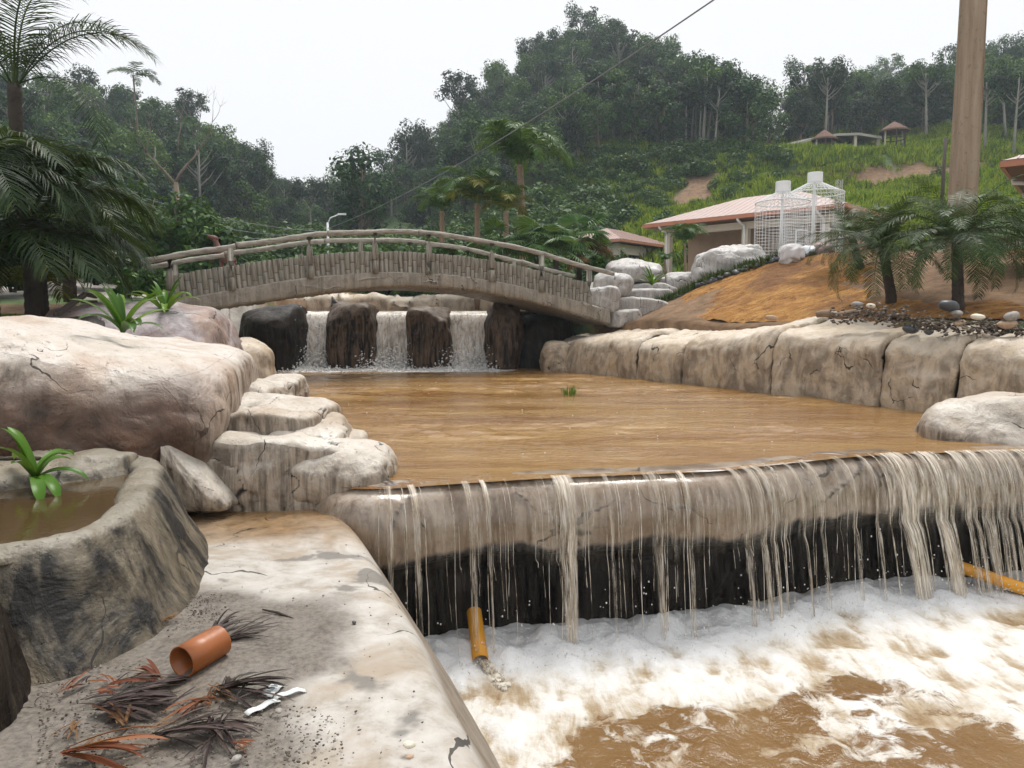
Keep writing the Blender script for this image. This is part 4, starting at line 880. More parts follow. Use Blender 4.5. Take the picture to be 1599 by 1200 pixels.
# scatter regions, by ground position
def ground_px(X, Y, Z):
    dep = Y * CP - (Z - EYE) * SP; return 799.5 + FPX * X / dep, 600 - FPX * (Y * SP + (Z - EYE) * CP) / dep
def jitter(x0, x1, y0, y1, sp, seed):
    g = np.random.default_rng(seed); X, Y = np.meshgrid(np.arange(x0, x1, sp), np.arange(y0, y1, sp), indexing='ij')
    X = X.ravel() + g.uniform(-.5, .5, X.size) * sp; Y = Y.ravel() + g.uniform(-.5, .5, Y.size) * sp; Z = hgt(X, Y); px, py = ground_px(X, Y, Z)
    return g, X, Y, Z, px, py
def edge_y(px):      # image line on the hill below which there are shrubs and grass instead of trees
    return np.interp(px, [380, 520, 690, 860, 930, 1180, 1230, 1300, 1500, 1650], [420, 400, 372, 318, 248, 246, 246, 222, 222, 232])
def forest(x0, x1, y0, y1, sp, seed, cond, name, label):
    g, X, Y, Z, px, py = jitter(x0, x1, y0, y1, sp, seed); k = cond(px, py, X, Y) & (px > -260) & (px < 1860)
    X, Y, Z = X[k], Y[k], Z[k]; n = len(X); kind = g.choice([0, 1, 2, 3, 4, 5], n, p=[.25, .12, .15, .25, .08, .15])
    return geo_scatter(name, np.column_stack([X, Y, Z - 0.3]), np.column_stack([g.uniform(-.06, .06, n), g.uniform(-.06, .06, n), g.uniform(0, 6.28, n)]), g.uniform(0.42, 0.78, n), kind, TP, label=label, cat='forest')
forest(-110, -14, 40, 135, 2.7, 401, lambda px, py, X, Y: (px < 500) & (py < 412) & (Y > np.interp(px, [0, 300, 380, 420], [42, 52, 68, 78])), 'forest', 'misty dark forest covering the left hill')
forest(-40, 42, 62, 140, 2.6, 402, lambda px, py, X, Y: (px >= 500) & (px < 1190) & ~((px > 1150) & (Y > 80)) & (py < edge_y(px)) & (Y > 60) & ~((px < 640) & (Y < 86)), 'forest', 'tall dark forest covering the steep central hill')
forest(26, 125, 68, 165, 2.9, 403, lambda px, py, X, Y: (px >= 1175) & ~((px < 1240) & (Y > 80)) & (py < edge_y(px)) & (Y > 71), 'forest', 'dark forest on the slope behind the hilltop huts')
forest(-110, -5, 180, 255, 5.0, 404, lambda px, py, X, Y: (px > 380) & (px < 760), 'forest', 'pale far forest fading in mist at the valley head')
# undergrowth at the forest foot and shrubs on the slope
def shrubs(x0, x1, y0, y1, sp, seed, cond, name, label, s0=0.6, s1=1.3):
    g, X, Y, Z, px, py = jitter(x0, x1, y0, y1, sp, seed); k = cond(px, py, X, Y, g) & (px > -260) & (px < 1860); X, Y, Z = X[k], Y[k], Z[k]; n = len(X)
    return geo_scatter(name, np.column_stack([X, Y, Z - 0.15]), np.column_stack([np.zeros(n), np.zeros(n), g.uniform(0, 6.28, n)]), g.uniform(s0, s1, n), g.integers(0, 3, n), BP, label=label, cat='shrubs')
fb = lambda X, Y, s, f=0.12: fbm(np.stack([X, Y, X * 0], -1) * f, 3, s)
shrubs(-30, 34, 46, 78, 1.35, 411, lambda px, py, X, Y, g: (px > 560) & (px < 1235) & (py > edge_y(px) - 6) & (py < np.interp(px, [560, 850, 1000, 1090, 1190], [425, 352, 322, 280, 262])) & (EARTH(X, Y) < 0.4), 'undergrowth', 'dense dark green shrubs below the tall trees of the central hill')
shrubs(-70, -12, 30, 60, 1.6, 412, lambda px, py, X, Y, g: (px < 560) & (py > 380) & (Y > 33), 'undergrowth', 'dark bushes along the foot of the left hill', 0.9, 2.0)
shrubs(-14, 8, 31, 62, 1.5, 415, lambda px, py, X, Y, g: (px > 470) & (px < 960) & (py > 330) & (Y > 34), 'undergrowth', 'dark bushes in the valley behind the bridge', 0.8, 1.9)
shrubs(10, 40, 36, 72, 1.5, 413, lambda px, py, X, Y, g: (px > 1000) & (fb(X, Y, 61) > 0.2) & (EARTH(X, Y) < 0.3) & (py > 250), 'undergrowth', 'clumps of leafy shrubs dotted over the grass slope', 0.35, 0.85)
g, X, Y, Z, px, py = jitter(2, 62, 34, 80, 0.42, 421)
k = (px > 880) & (px < 1800) & (EARTH(X, Y) + 0.35 * fb(X, Y, 63, 0.9) < 0.45) & (py > edge_y(px) - 25) & (GRAVEL(X, Y) < 0.5) & (fb(X, Y, 64, 0.5) > -0.45); X, Y, Z = X[k], Y[k], Z[k]; n = len(X)
geo_scatter('grass', np.column_stack([X, Y, Z - 0.03]), np.column_stack([g.uniform(-.15, .15, n), g.uniform(-.15, .15, n), g.uniform(0, 6.28, n)]), g.uniform(0.5, 1.25, n) * (0.85 + 0.4 * fb(X, Y, 65, 0.25)), g.integers(0, 3, n), GP, label='bright green grass on the terraced slope behind the house', cat='grass')

# ---- single trees that stand out
def place_tree(px, py, Y, kind, s, label, group, rz=None, pale=False):
    H = [9, 11, 10, 8, 12, 7][kind]; best = None
    for Yk in np.arange(Y - 22, Y + 26, 1.0):            # stand it where the ground carries a tree of natural height
        q = at(px, py, Yk); zk = ground_z(q.x, q.y); er = abs(q.z - zk - 7.5) + 0.02 * abs(Yk - Y)
        if best is None or er < best[0]: best = (er, q, zk)
    _, p, z = best; s = min(1.1, max(0.35, (p.z - z) / H))
    r = empty('tree', (p.x, p.y, z - 0.2), random.uniform(0, 6.28) if rz is None else rz); r.scale = (s,) * 3
    link('trunk', TREES[kind][0], r); link('crown', TREES[kind][1], r); tag(r, label, 'tree', group); return r
# skyline trees: (px, py of the top, depth)
sky = [(1190, 128, 92, 1, 'lone round-crowned tree standing in the gap between two hills', None), (715, 112, 100, 4, 'spreading tree leaning out of the mist on the left shoulder of the central hill', None),
       (562, 235, 74, 0, 'loose leafy tree at the left foot of the central hill', None)]
for px, py, Y, kd, lab, gr in sky: place_tree(px, py, Y, kd, None, lab, gr)
for px, py, Y, kd in [(830, 62, 100, 1), (868, 48, 99, 0), (915, 50, 98, 1), (965, 55, 97, 4), (1020, 66, 92, 4), (1052, 78, 88, 1), (1085, 88, 86, 1), (1122, 112, 84, 0), (1145, 130, 84, 4), (780, 100, 101, 0)]:
    place_tree(px, py, Y, kd, None, 'tall tree breaking the skyline on the crest of the central hill', 'skyline trees of the central hill')
for px, py, Y, kd in [(1260, 140, 104, 4), (1320, 118, 106, 1), (1378, 108, 106, 4), (1440, 118, 98, 1), (1545, 100, 86, 4), (1590, 104, 84, 1)]:
    place_tree(px, py, Y, kd, None, 'tree rising above the forest on the hill behind the thatched huts', 'skyline trees of the right hill')
for px, py, Y, kd in [(210, 170, 84, 4), (255, 178, 84, 1), (335, 205, 82, 1), (395, 240, 80, 4), (440, 282, 78, 1)]:
    place_tree(px, py, Y, kd, None, 'tree standing out on the misty ridge of the left hill', 'skyline trees of the left hill')
# pale trunks along the forest edge
for k in range(20):
    px = 925 + k * 13 + random.uniform(-5, 5); base_y = 244 + random.uniform(-8, 2); Y = 70 + random.uniform(-1, 3); p = at(px, base_y, Y); z = ground_z(p.x, p.y); Hh = random.uniform(4.5, 7.0)
    r = empty('slender_tree', (p.x, p.y, z - 0.1)); mb = MB(); lx, ly = random.uniform(-.7, .7), random.uniform(-.5, .5)
    mb.tube([(0, 0, -0.4), (lx * .3, ly * .3, Hh * .35), (lx * .8, ly * .8, Hh * .7), (lx, ly, Hh)], [0.11, 0.10, 0.08, 0.04], 6); mb.build('trunk', M['bark_pale'], r, True)
    cl = [((lx + random.gauss(0, .6), ly + random.gauss(0, .6), Hh + random.uniform(-1.2, 0.6)), random.uniform(.5, .9)) for _ in range(7)]
    link('crown', crown('crown', 500 + k, cl, 70, 0.34, M['leaf_forest']), r); tag(r, 'slender tree with a bare pale trunk at the lower edge of the central forest', 'tree', 'pale trunks at the forest edge')
# bare tree and tall thin palm on the left
def bare(px, py_top, py_base, Y, label):
    p = at(px, py_base, Y); top = at(px, py_top, Y).z - p.z; r = empty('bare_tree', p); mb = MB(); g = random.Random(5)
    def br(p0, d, L, rad, dep):
        pts = [p0]; rr = [rad]; q = Vector(p0); d = Vector(d)
        for j in range(4): d = (d + Vector((g.uniform(-.25, .25), g.uniform(-.25, .25), 0.08))).normalized(); q = q + d * L / 4; pts.append(tuple(q)); rr.append(rad * (1 - 0.14 * (j + 1)))
        mb.tube(pts, rr, 5)
        if dep:
            for s_ in range(2 if dep > 1 else 3): br(tuple(q), (d + Vector((g.uniform(-.9, .9), g.uniform(-.5, .5), .25))).normalized(), L * g.uniform(.5, .8), rad * .42, dep - 1)
    mb.tube([(0, 0, -0.5), (0.1, 0, top * .2), (0, 0, top * .4)], [0.2, 0.16, 0.13], 6)
    br((0, 0, top * .4), (0.5, 0, 1), top * .28, 0.10, 3); br((0, 0, top * .38), (-0.55, 0, 1), top * .26, 0.10, 2); br((0.2, 0, top * .6), (0.3, 0.1, 1), top * .2, 0.05, 2)
    mb.build('trunk', M['bark'], r, True); tag(r, label, 'tree')
bare(278, 140, 380, 42, 'leafless forked tree rising in front of the left hill')

# ---- palms
def frond(seed, L, el, droop, pairs, ll, lw, mat, stem=0.02, vee=0.5, dro=0.5, base_bare=0.12, twist=0.0):
    g = np.random.default_rng(seed); V = []; F = []; T = []; n = 16
    d = np.array([math.cos(el), 0, math.sin(el)]); p = np.zeros(3); P_ = [p]; Ds = [d]
    for j in range(n):
        d = d + np.array([0, 0, -droop / n * (0.5 + 1.3 * j / n)]); d = d / np.linalg.norm(d); p = p + d * L / n; P_.append(p); Ds.append(d)
    P_ = np.array(P_); Ds = np.array(Ds)
    for j in range(n):      # rachis as a thin three-sided bar
        w0, w1 = stem * (1 - j / n * .85), stem * (1 - (j + 1) / n * .85); i = len(V)
        for q, w in ((P_[j], w0), (P_[j + 1], w1)): V += [q + np.array([0, w, 0]), q + np.array([0, -w, 0]), q + np.array([0, 0, -w * 1.4])]
        F += [(i, i + 1, i + 4, i + 3), (i + 1, i + 2, i + 5, i + 4), (i + 2, i, i + 3, i + 5)]; T += [0.75] * 6
    for k in range(pairs):
        f = base_bare + (1 - base_bare) * (k + g.uniform(-.3, .3)) / pairs; f = min(max(f, 0.02), 0.995); x = f * n; j = min(int(x), n - 1); c = P_[j] * (1 - (x - j)) + P_[j + 1] * (x - j); d = Ds[j]
        l0 = ll * (0.45 + 0.75 * math.sin(math.pi * min(1, 0.15 + f * 0.85)) ** 0.8) * g.uniform(.85, 1.1)
        up = np.array([-d[2], 0, d[0]])
        for s_ in (-1, 1):
            fw = 0.55 + 0.9 * f; dr = np.array([0, s_, 0]) + d * fw * 0.7 + up * (vee * g.uniform(.5, 1.3)); dr /= np.linalg.norm(dr)
            wv = d - dr * (d @ dr); wv /= np.linalg.norm(wv) + 1e-9; ii = len(V); tint = np.clip(g.normal(.45, .2), 0, 1)
            pts = []; q = c.copy(); dd = dr.copy()
            for t_ in range(4):
                w = lw * (0.55, 1, 0.75, 0.04)[t_]; pts.append((q - wv * w / 2, q + wv * w / 2)); dd = dd + np.array([0, 0, -dro * (.25 + .3 * t_)]) + 0.05 * g.normal(size=3); dd /= np.linalg.norm(dd); q = q + dd * l0 / 3
            for a_, b_ in pts: V += [a_, b_]
            F += [(ii, ii + 1, ii + 3, ii + 2), (ii + 2, ii + 3, ii + 5, ii + 4), (ii + 4, ii + 5, ii + 7, ii + 6)]; T += [tint] * 8
    return mesh('frond', V, F, mat, False, {'tint': T})
def palm(name, base, crown_pt, r0, r1, fr, label, mat_trunk='bark_palm', group=None, bend=0.0, rings=True):
    """fr: list of (mesh, azimuth, extra pitch, scale)"""
    base = Vector(base); cp = Vector(crown_pt) - base; e = empty(name, base); mb = MB(); pts = []; rad = []; n = 22
    for j in range(n + 1):
        f = j / n; q = Vector((cp.x * f + bend * math.sin(f * math.pi), cp.y * f, cp.z * f)); pts.append(q); rad.append((r0 + (r1 - r0) * f) * (1 + (0.09 if rings and j % 2 else 0)))
    pts[0] = pts[0] - Vector((0, 0, 0.25)); mb.tube(pts, rad, 9); mb.build('trunk', M[mat_trunk], e, True)
    for me, az, pt, sc in fr:
        o = link('frond', me, e, cp + Vector((math.cos(az), math.sin(az), 0)) * r1 * 0.7); o.rotation_euler = (random.uniform(-.15, .15), -pt, az); o.scale = (sc,) * 3
    return tag(e, label, 'palm', group)
D2 = math.radians
# big palm on the left bank
fL = [frond(600 + k, 2.7, 0.95, 1.75 + .2 * k, 50, 0.60, 0.020, M['leaf_dark'], 0.022, 0.25, 0.55) for k in range(3)]
b0 = at(58, 474, 13); c0 = at(22, 132, 13)
palm('feather_palm', (b0.x, 13, b0.z), c0, 0.13, 0.10, [(fL[0], D2(4), -0.05, 1.0), (fL[1], D2(-18), -0.75, 0.92), (fL[2], D2(22), 0.25, 1.0), (fL[0], D2(60), 0.35, 1.0), (fL[1], D2(120), 0.2, 1), (fL[2], D2(170), 0.1, 1), (fL[0], D2(215), -0.1, 1), (fL[1], D2(265), 0.1, 1), (fL[2], D2(320), 0.3, 1.05), (fL[0], D2(85), 0.7, 1.1), (fL[1], D2(200), 0.65, 1)],
     'tall dark feather palm with arching fronds on the left bank', 'bark_dark', bend=-0.08)
# dark low palms below it
fD = [frond(610 + k, 1.9, 0.75, 2.0, 46, 0.55, 0.026, M['leaf_dark'], 0.02, 0.15, 0.5) for k in range(3)]
for (px, py, pb, Y, lab) in [(45, 330, 500, 10.8, 'dark bushy palm in front of the tall feather palm'), (-70, 280, 520, 9.5, 'dark palm at the edge of the lawn on the left'), (105, 372, 452, 14.5, 'low dark palm shading the stone-filled wall'), (60, 405, 505, 12.2, 'low bushy palm hiding the foot of the tall feather palm'), (-20, 400, 520, 10.2, 'dark palm hanging over the lawn edge beside the rocks')]:
    c0 = at(px, py, Y); fr = [(fD[k % 3], k * 2.399, random.uniform(-0.25, 0.45), random.uniform(.85, 1.1)) for k in range(17)]
    palm('bushy_palm', (c0.x, Y, at(px, pb, Y).z), c0, 0.12, 0.10, fr, lab, 'bark_dark')
# dry tuft of fronds at the foot of the tall palm
fY = frond(616, 0.8, 0.9, 2.4, 26, 0.32, 0.02, M['leaf_yellow'], 0.01, 0.2, 0.6)
b1 = at(62, 430, 12.6); e = empty('dry_palm_shoot', (b1.x, 12.6, at(62, 472, 12.6).z))
for k in range(7): o = link('frond', fY, e, (0, 0, 0.25)); o.rotation_euler = (0, random.uniform(-.4, .5), k * .9 - 2)
tag(e, 'small yellowing palm shoot at the foot of the tall feather palm', 'palm')
# thin tall palm far left
M['leaf_far'] = M['leaf_forest']
fT = [frond(620, 3.0, 0.5, 1.4, 22, 0.8, 0.10, M['leaf_forest'], 0.03, 0.3, 0.4)]
c0 = at(208, 118, 70); b0 = at(226, 330, 70); palm('wild_palm', (b0.x, 70, ground_z(b0.x, 70)), c0, 0.10, 0.07, [(fT[0], k * 0.9, random.uniform(-.3, .6), random.uniform(.6, .9)) for k in range(9)], 'very tall thin wild palm towering over the left hill', 'bark')
# palms behind the bridge
fP = [frond(630 + k, 2.3, 1.1, (1.9, 2.2, 2.5)[k], 40, 0.60, 0.05, M['leaf_palm'], 0.025, 0.2, 0.55) for k in range(3)]
fPy = [frond(640 + k, 1.5, 1.0, 2.3, 32, 0.5, 0.04, M['leaf_yellow'], 0.02, 0.2, 0.5) for k in range(2)]
Y = 26; c0 = at(812, 258, Y); b0 = at(818, 372, Y)
palm('crown_palm', (b0.x, Y, ground_z(b0.x, Y)), c0, 0.16, 0.11, [(fP[k % 3], k * 2.399 + .3, random.uniform(-.35, .35), random.uniform(.85, 1.05)) for k in range(13)] + [(fP[0], 1.2, .55, .9), (fP[1], 4.0, .5, .9), (fP[2], 0.1, -.35, .95)], 'tall green palm with a brown trunk behind the bridge')
for (px, py, pb, Y, n_, yel, sc, lab) in [(745, 318, 385, 25, 13, 4, .85, 'palm with green and yellow drooping fronds left of the tall palm'), (690, 330, 385, 27, 11, 0, .62, 'small green palm behind the crown of the bridge'), (790, 330, 390, 24, 8, 4, .6, 'low yellowish palm in front of the tall palm trunk')]:
    c0 = at(px, py, Y); b0 = at(px, pb, Y)
    palm('garden_palm', (c0.x, Y, min(ground_z(c0.x, Y), b0.z)), c0, 0.11, 0.08, [((fPy[k % 2], k * 2.399, random.uniform(-.3, .2), sc * 1.25) if k < yel else (fP[k % 3], k * 2.399, random.uniform(-.2, .5), sc)) for k in range(n_)], lab)
# fan palms
def fan(seed, R_, mat):
    g = np.random.default_rng(seed); V = [np.zeros(3)]; F = []; T = [.5]; n = 26; V = []; T = []
    for j in range(n):
        a0 = (j / n - .5) * 4.6; a1 = ((j + 1) / n - .5) * 4.6; am = (a0 + a1) / 2; r = R_ * (.8 + .25 * math.cos(am * .5)) * g.uniform(.93, 1.05); i = len(V); t = g.uniform(.2, .8)
        f = lambda a_, rr, z: np.array([rr * math.cos(a_), rr * math.sin(a_), z - 0.25 * rr * rr / R_])
        V += [f(am, .02, 0), f(a0, r * .62, 0), f(am, r * .62, .05 * R_), f(a1, r * .62, 0), f(am, r, -.08 * R_ * g.uniform(.3, 2))]; F += [(i, i + 1, i + 2), (i, i + 2, i + 3), (i + 1, i + 4, i + 2), (i + 2, i + 4, i + 3)]; T += [t] * 5
    i = len(V)
    for q, w in (((-R_ * 1.1, 0, -.35 * R_), .014), ((0, 0, 0), .01)): V += [np.array(q) + np.array([0, w, 0]), np.array(q) + np.array([0, -w, 0]), np.array(q) + np.array([0, 0, -w])]
    F += [(i, i + 1, i + 4, i + 3), (i + 1, i + 2, i + 5, i + 4), (i + 2, i, i + 3, i + 5)]; T += [.6] * 6
    return mesh('fan_leaf', V, F, mat, False, {'tint': T})
fans = [fan(650, .62, M['leaf_palm']), fan(651, .55, M['leaf_palm'])]; fan_dry = fan(652, .5, M['leaf_dry'])
for (px, py, Y, n_, dry, lab) in [(905, 362, 22.5, 16, 3, 'fan palm with rusty old leaves beside the second house'), (838, 372, 22, 12, 0, 'broad fan palm behind the right half of the bridge'), (780, 375, 23, 9, 0, 'low fan palm under the tall palm'), (868, 385, 21.5, 10, 1, 'dark fan palm just behind the bridge rail')]:
    c0 = at(px, py + 12, Y); z0 = min(ground_z(c0.x, Y), c0.z - .5); e = empty('fan_palm', (c0.x, Y, z0)); mb = MB(); mb.tube([(0, 0, -.2), (0, 0, c0.z - z0)], [.1, .08], 8); mb.build('trunk', M['bark_dark'], e, True)
    for k in range(n_):
        az = k * 2.399; pt = random.uniform(-.2, 1.1); o = link('fan_leaf', fan_dry if k < dry else fans[k % 2], e); d = Vector((math.cos(az) * math.cos(pt), math.sin(az) * math.cos(pt), math.sin(pt)))
        if k < dry: d.z = -.3
        o.location = Vector((0, 0, c0.z - z0)) + d * .65; o.rotation_euler = (random.uniform(-.4, .4), -pt + .35, az); o.scale = (random.uniform(.85, 1.15),) * 3
    tag(e, lab, 'palm')
# pygmy date palms on the embankment
fN = [frond(660 + k, 1.35, 0.7, (1.0, 1.5, 2.1)[k], 46, 0.26, 0.012, M['leaf_date'], 0.010, 0.2, 0.45, 0.1) for k in range(3)]
for (px, py, pb, Y, sc, n_, lab) in [(1378, 385, 466, 13.5, 1.0, 34, 'short date palm with a leaning dark trunk on the orange slope'), (1494, 372, 480, 12.0, 1.0, 42, 'upright date palm in front of the concrete pole'), (1606, 372, 440, 13.6, 1.0, 34, 'date palm below the overhanging roof corner'), (1330, 372, 420, 16.5, .8, 24, 'small date palm near the brown boulder')]:
    c0 = at(px, py, Y); b0 = at(px + (14 if px < 1400 else 2), pb, Y)
    palm('date_palm', (b0.x, Y, b0.z), c0, 0.09, 0.075, [(fN[k % 3], k * 2.399, random.uniform(-.9, .75), sc * random.uniform(.8, 1.1)) for k in range(int(n_ * 1.25))], lab, 'bark_dark')
# palms beside the houses
for (px, py, pb, Y, sc, lab) in [(1069, 380, 436, 24.5, .45, 'young palm in front of the house veranda'), (1038, 408, 436, 24, .22, 'tiny palm beside the near veranda column')]:
    c0 = at(px, py, Y); b0 = at(px + 2, pb, Y); palm('young_palm', (b0.x, Y, b0.z), c0, 0.05, 0.035, [(fP[k % 3], k * 2.399, random.uniform(-.1, .35), sc) for k in range(11)], lab)
# shrubs
def shrub(px, py_top, py_base, Y, wpx, seed, label, mat='leaf_bush', leaf=0.16, group=None, ncl=16, per=70, name='shrub'):
    a = at(px, py_base, Y); Hh = at(px, py_top, Y).z - a.z; Wd = wpx * Y / FPX; e = empty(name, a)
    link('foliage', bushmesh(seed, Wd, Hh, leaf, M[mat], ncl, per), e); mb = MB()
    for k in range(4): q = k * 1.6; mb.tube([(0.05 * math.cos(q), 0.05 * math.sin(q), -.1), (Wd * .2 * math.cos(q), Wd * .2 * math.sin(q), Hh * .7)], [.03, .012], 5)
    mb.build('stem', M['bark'], e, True); return tag(e, label, 'shrub', group)
for k, (px, t, b_, Y, w) in enumerate([(215, 270, 400, 25, 150), (285, 300, 400, 27, 130), (330, 335, 405, 24, 90), (170, 310, 410, 22, 120), (250, 330, 405, 22.5, 110)]):
    shrub(px, t, b_, Y, w, 700 + k, 'broad-leaved bush in the thicket behind the left bridge end', leaf=0.24, group='thicket on the left', ncl=22, per=80)
for k, (px, t, b_, Y, w) in enumerate([(198, 417, 462, 18, 50), (238, 416, 462, 17.6, 52), (262, 420, 458, 18.4, 30)]):
    shrub(px, t, b_, Y, w, 710 + k, 'low clipped feathery bush beside the left bridge post', leaf=0.10, group='low bushes by the bridge', ncl=14, per=90)
shrub(1145, 222, 268, 66, 60, 720, 'pale green round tree-bush at the top of the grass slope', leaf=0.3)
for k, (px, t, b_, Y, w) in enumerate([(560, 385, 420, 24, 60), (640, 388, 425, 23, 60), (700, 382, 425, 24, 60), (760, 392, 430, 22.5, 50), (940, 395, 430, 22, 50), (600, 395, 430, 22, 40)]):
    shrub(px, t, b_, Y, w, 730 + k, 'leafy green shrub seen through the bridge railings', leaf=0.14, group='shrubs behind the railings')
for k, (px, t, b_, Y, w) in enumerate([(20, 330, 450, 17, 130), (90, 300, 440, 19, 150), (-60, 300, 460, 16, 150), (150, 350, 440, 20.5, 110), (40, 250, 430, 21, 170)]):
    shrub(px, t, b_, Y, w, 740 + k, 'dark shady bush behind the feather palm on the left bank', 'leaf_dark', 0.2, 'shady bushes on the left bank', 22, 80)
# bromeliads
def strap(seed, L, W, el, curl, mat):
    g = np.random.default_rng(seed); n = 12; d = np.array([math.cos(el), 0, math.sin(el)]); p = np.zeros(3); rows = []
    for j in range(n + 1):
        f = j / n; w = W * min(1, .55 + 1.6 * f) * (1 - max(0, (f - .72) / .28) ** 2.0 * .97); up = np.array([-d[2], 0, d[0]]) * w * .22
        rows.append([p + np.array([0, -w / 2, 0]) + up, p, p + np.array([0, w / 2, 0]) + up]); d = d + np.array([0, 0, -curl / n * (.3 + 1.4 * f)]); d /= np.linalg.norm(d); p = p + d * L / n
    A = np.array(rows); return mesh('leaf', A, gridfaces(n + 1, 3), mat, True, {'tint': np.full(A.shape[:2], g.uniform(.2, .8))})
def bromeliad(base, n_, L, W, label, sc=1, el0=(0.5, 1.3), seed=0, curl=1.3):
    e = empty('bromeliad', base); g = random.Random(seed); vs = [strap(800 + k + seed, L * g.uniform(.75, 1.1), W, el0[0] + (el0[1] - el0[0]) * (k + .5) / 5, curl * g.uniform(.5, 1.3), M['brom']) for k in range(5)]
    for k in range(n_):
        o = link('leaf', vs[k % 5], e, (0, 0, 0)); o.rotation_euler = (g.uniform(-.15, .15), g.uniform(-.25, .2), k * 2.399 + g.uniform(-.3, .3)); o.scale = (sc * g.uniform(.8, 1.1),) * 3
    return tag(e, label, 'bromeliad')
bromeliad(at(192, 520, 6.4), 16, .58, .072, 'strap-leaved bromeliad growing on top of the big carved rock', seed=1)
bromeliad(at(258, 492, 10.5), 14, .62, .075, 'bright green bromeliad between domed rock and bridge end', seed=2, el0=(.7, 1.4))
bromeliad(at(55, 748, 4.45), 12, .42, .065, 'bromeliad growing from the basin under the undercut rock', seed=3, el0=(.4, 1.35), curl=1.8)
bromeliad(at(1018, 446, 18.6), 15, .55, .075, 'yellow-green bromeliad on the cement steps', seed=4)
# ================================================================== embankment, steps, stones
# orange coir-covered embankment
m, nt, b = newmat('orange_coir'); h = NT(nt); v = h.coord((1, 1, 1)); sv = h.coord((1.2, 4.5, 4.5))
n1 = h.noise(sv, 1.4, 7, 0.7, 0.8); n2 = h.noise(v, 14, 7, 0.75); n3 = h.noise(v, 0.7, 4, 0.6)
c = h.ramp(n1, [(0.3, (0.11, 0.042, 0.011)), (0.48, (0.33, 0.15, 0.03)), (0.68, (0.46, 0.25, 0.07))])
c = h.mix(h.ramp(n3, [(0.48, 0), (0.62, 0.75)]), c, (0.13, 0.055, 0.022)); c = h.mix(h.ramp(n2, [(0.55, 0), (0.72, 0.6)]), c, (0.05, 0.02, 0.008))
h.l(c, b.inputs['Base Color']); b.inputs['Roughness'].default_value = 0.95; h.bump(h.math('ADD', n1, n2), 0.9, 0.05, b); M['coir'] = m
EB = [(3.0, 20.3), (3.9, 17.6), (4.9, 15.6), (5.7, 14.2), (6.6, 12.4), (7.6, 10.9), (8.8, 9.6), (10.5, 8.4), (13.5, 7.6)]
ET = [(3.55, 20.0), (4.6, 19.75), (5.6, 19.35), (6.6, 18.9), (7.4, 18.6), (8.3, 18.3), (9.6, 18.2), (12, 18.0), (16, 18)]
A_, B_ = resample([(x, y) for x, y in EB], 0.12), None
B_ = resample(ET, 0.05); A_ = np.stack([np.interp(np.linspace(0, 1, 150), np.linspace(0, 1, len(A_)), A_[:, k]) for k in (0, 1)], 1); B_ = np.stack([np.interp(np.linspace(0, 1, 150), np.linspace(0, 1, len(B_)), B_[:, k]) for k in (0, 1)], 1)
t = np.linspace(0, 1, 110)[None, :, None]; Q = A_[:, None] * (1 - t) + B_[:, None] * t
ztop = np.array([1.68, 3.22]); zc = np.interp(B_[:, 0], [3.5, 5.0, 6.8, 8.2, 10, 16], [1.72, 2.42, 3.08, 3.2, 3.1, 3.2]); zb = np.interp(A_[:, 0], [3, 4.9, 6.6, 8, 13], [1.42, 1.45, 1.5, 1.5, 1.5])
tt = t[0, :, 0][None]; Zs = zb[:, None] * (1 - tt ** 0.9) + zc[:, None] * tt ** 0.9
V = np.concatenate([Q, Zs[..., None]], -1); V[..., 2] += 0.10 * fbm(V * 0.9, 3, 141) + 0.05 * fbm(V * np.array([1.5, 5, 1]), 4, 142) + 0.02 * fbm(V * 12, 3, 143)
def emb_z(x, y):
    i = np.argmin((V[..., 0] - x) ** 2 + (V[..., 1] - y) ** 2); return float(V[..., 2].ravel()[i])
EMB = V.copy()
link('embankment', mesh('embankment', V, gridfaces(*V.shape[:2])[:, ::-1], M['coir']))['kind'] = 'structure'
def emb_z(x, y):
    i = int(np.argmin((EMB[..., 0] - x) ** 2 + (EMB[..., 1] - y) ** 2)); return float(EMB[..., 2].ravel()[i])
# stones
M['pebble'] = simple('river_stone', (0.22, 0.205, 0.185), 0.6, 0.45, 3, 0.2); M['pebble_dark'] = simple('dark_stone', (0.045, 0.048, 0.055), 0.45, 0.4, 4, 0.2); M['pebble_pale'] = simple('pale_stone', (0.55, 0.50, 0.40), 0.6, 0.25, 3, 0.2); M['pebble_tan'] = simple('tan_stone', (0.36, 0.25, 0.17), 0.6, 0.3, 3, 0.2)
def stonemesh(seed, mat, n=9):
    g = np.random.default_rng(seed); th = np.linspace(0, math.pi, n); ph = np.linspace(0, 2 * math.pi, 12, endpoint=False)
    A = np.stack([np.sin(th)[:, None] * np.cos(ph)[None], np.sin(th)[:, None] * np.sin(ph)[None], np.cos(th)[:, None] * np.ones((1, 12))], -1)
    A = A * (1 + 0.22 * fbm(A * 1.3 + seed * 5, 2, seed))[..., None] * np.array([0.5, 0.36, 0.27]); return mesh('stone', A, gridfaces(n, 12, True)[:, ::-1], mat)
STN = {k: [stonemesh(900 + i * 7 + j, M[k]) for j in range(3)] for i, k in enumerate(['pebble', 'pebble_dark', 'pebble_pale', 'pebble_tan'])}
def stone(p, s, kind, label, group=None, rz=None):
    o = link('stone', random.choice(STN[kind]), None, p); o.scale = (s, s, s * random.uniform(.8, 1.1)); o.rotation_euler = (random.uniform(-.2, .2), random.uniform(-.2, .2), random.uniform(0, 6.28) if rz is None else rz)
    return tag(o, label, 'stone', group)
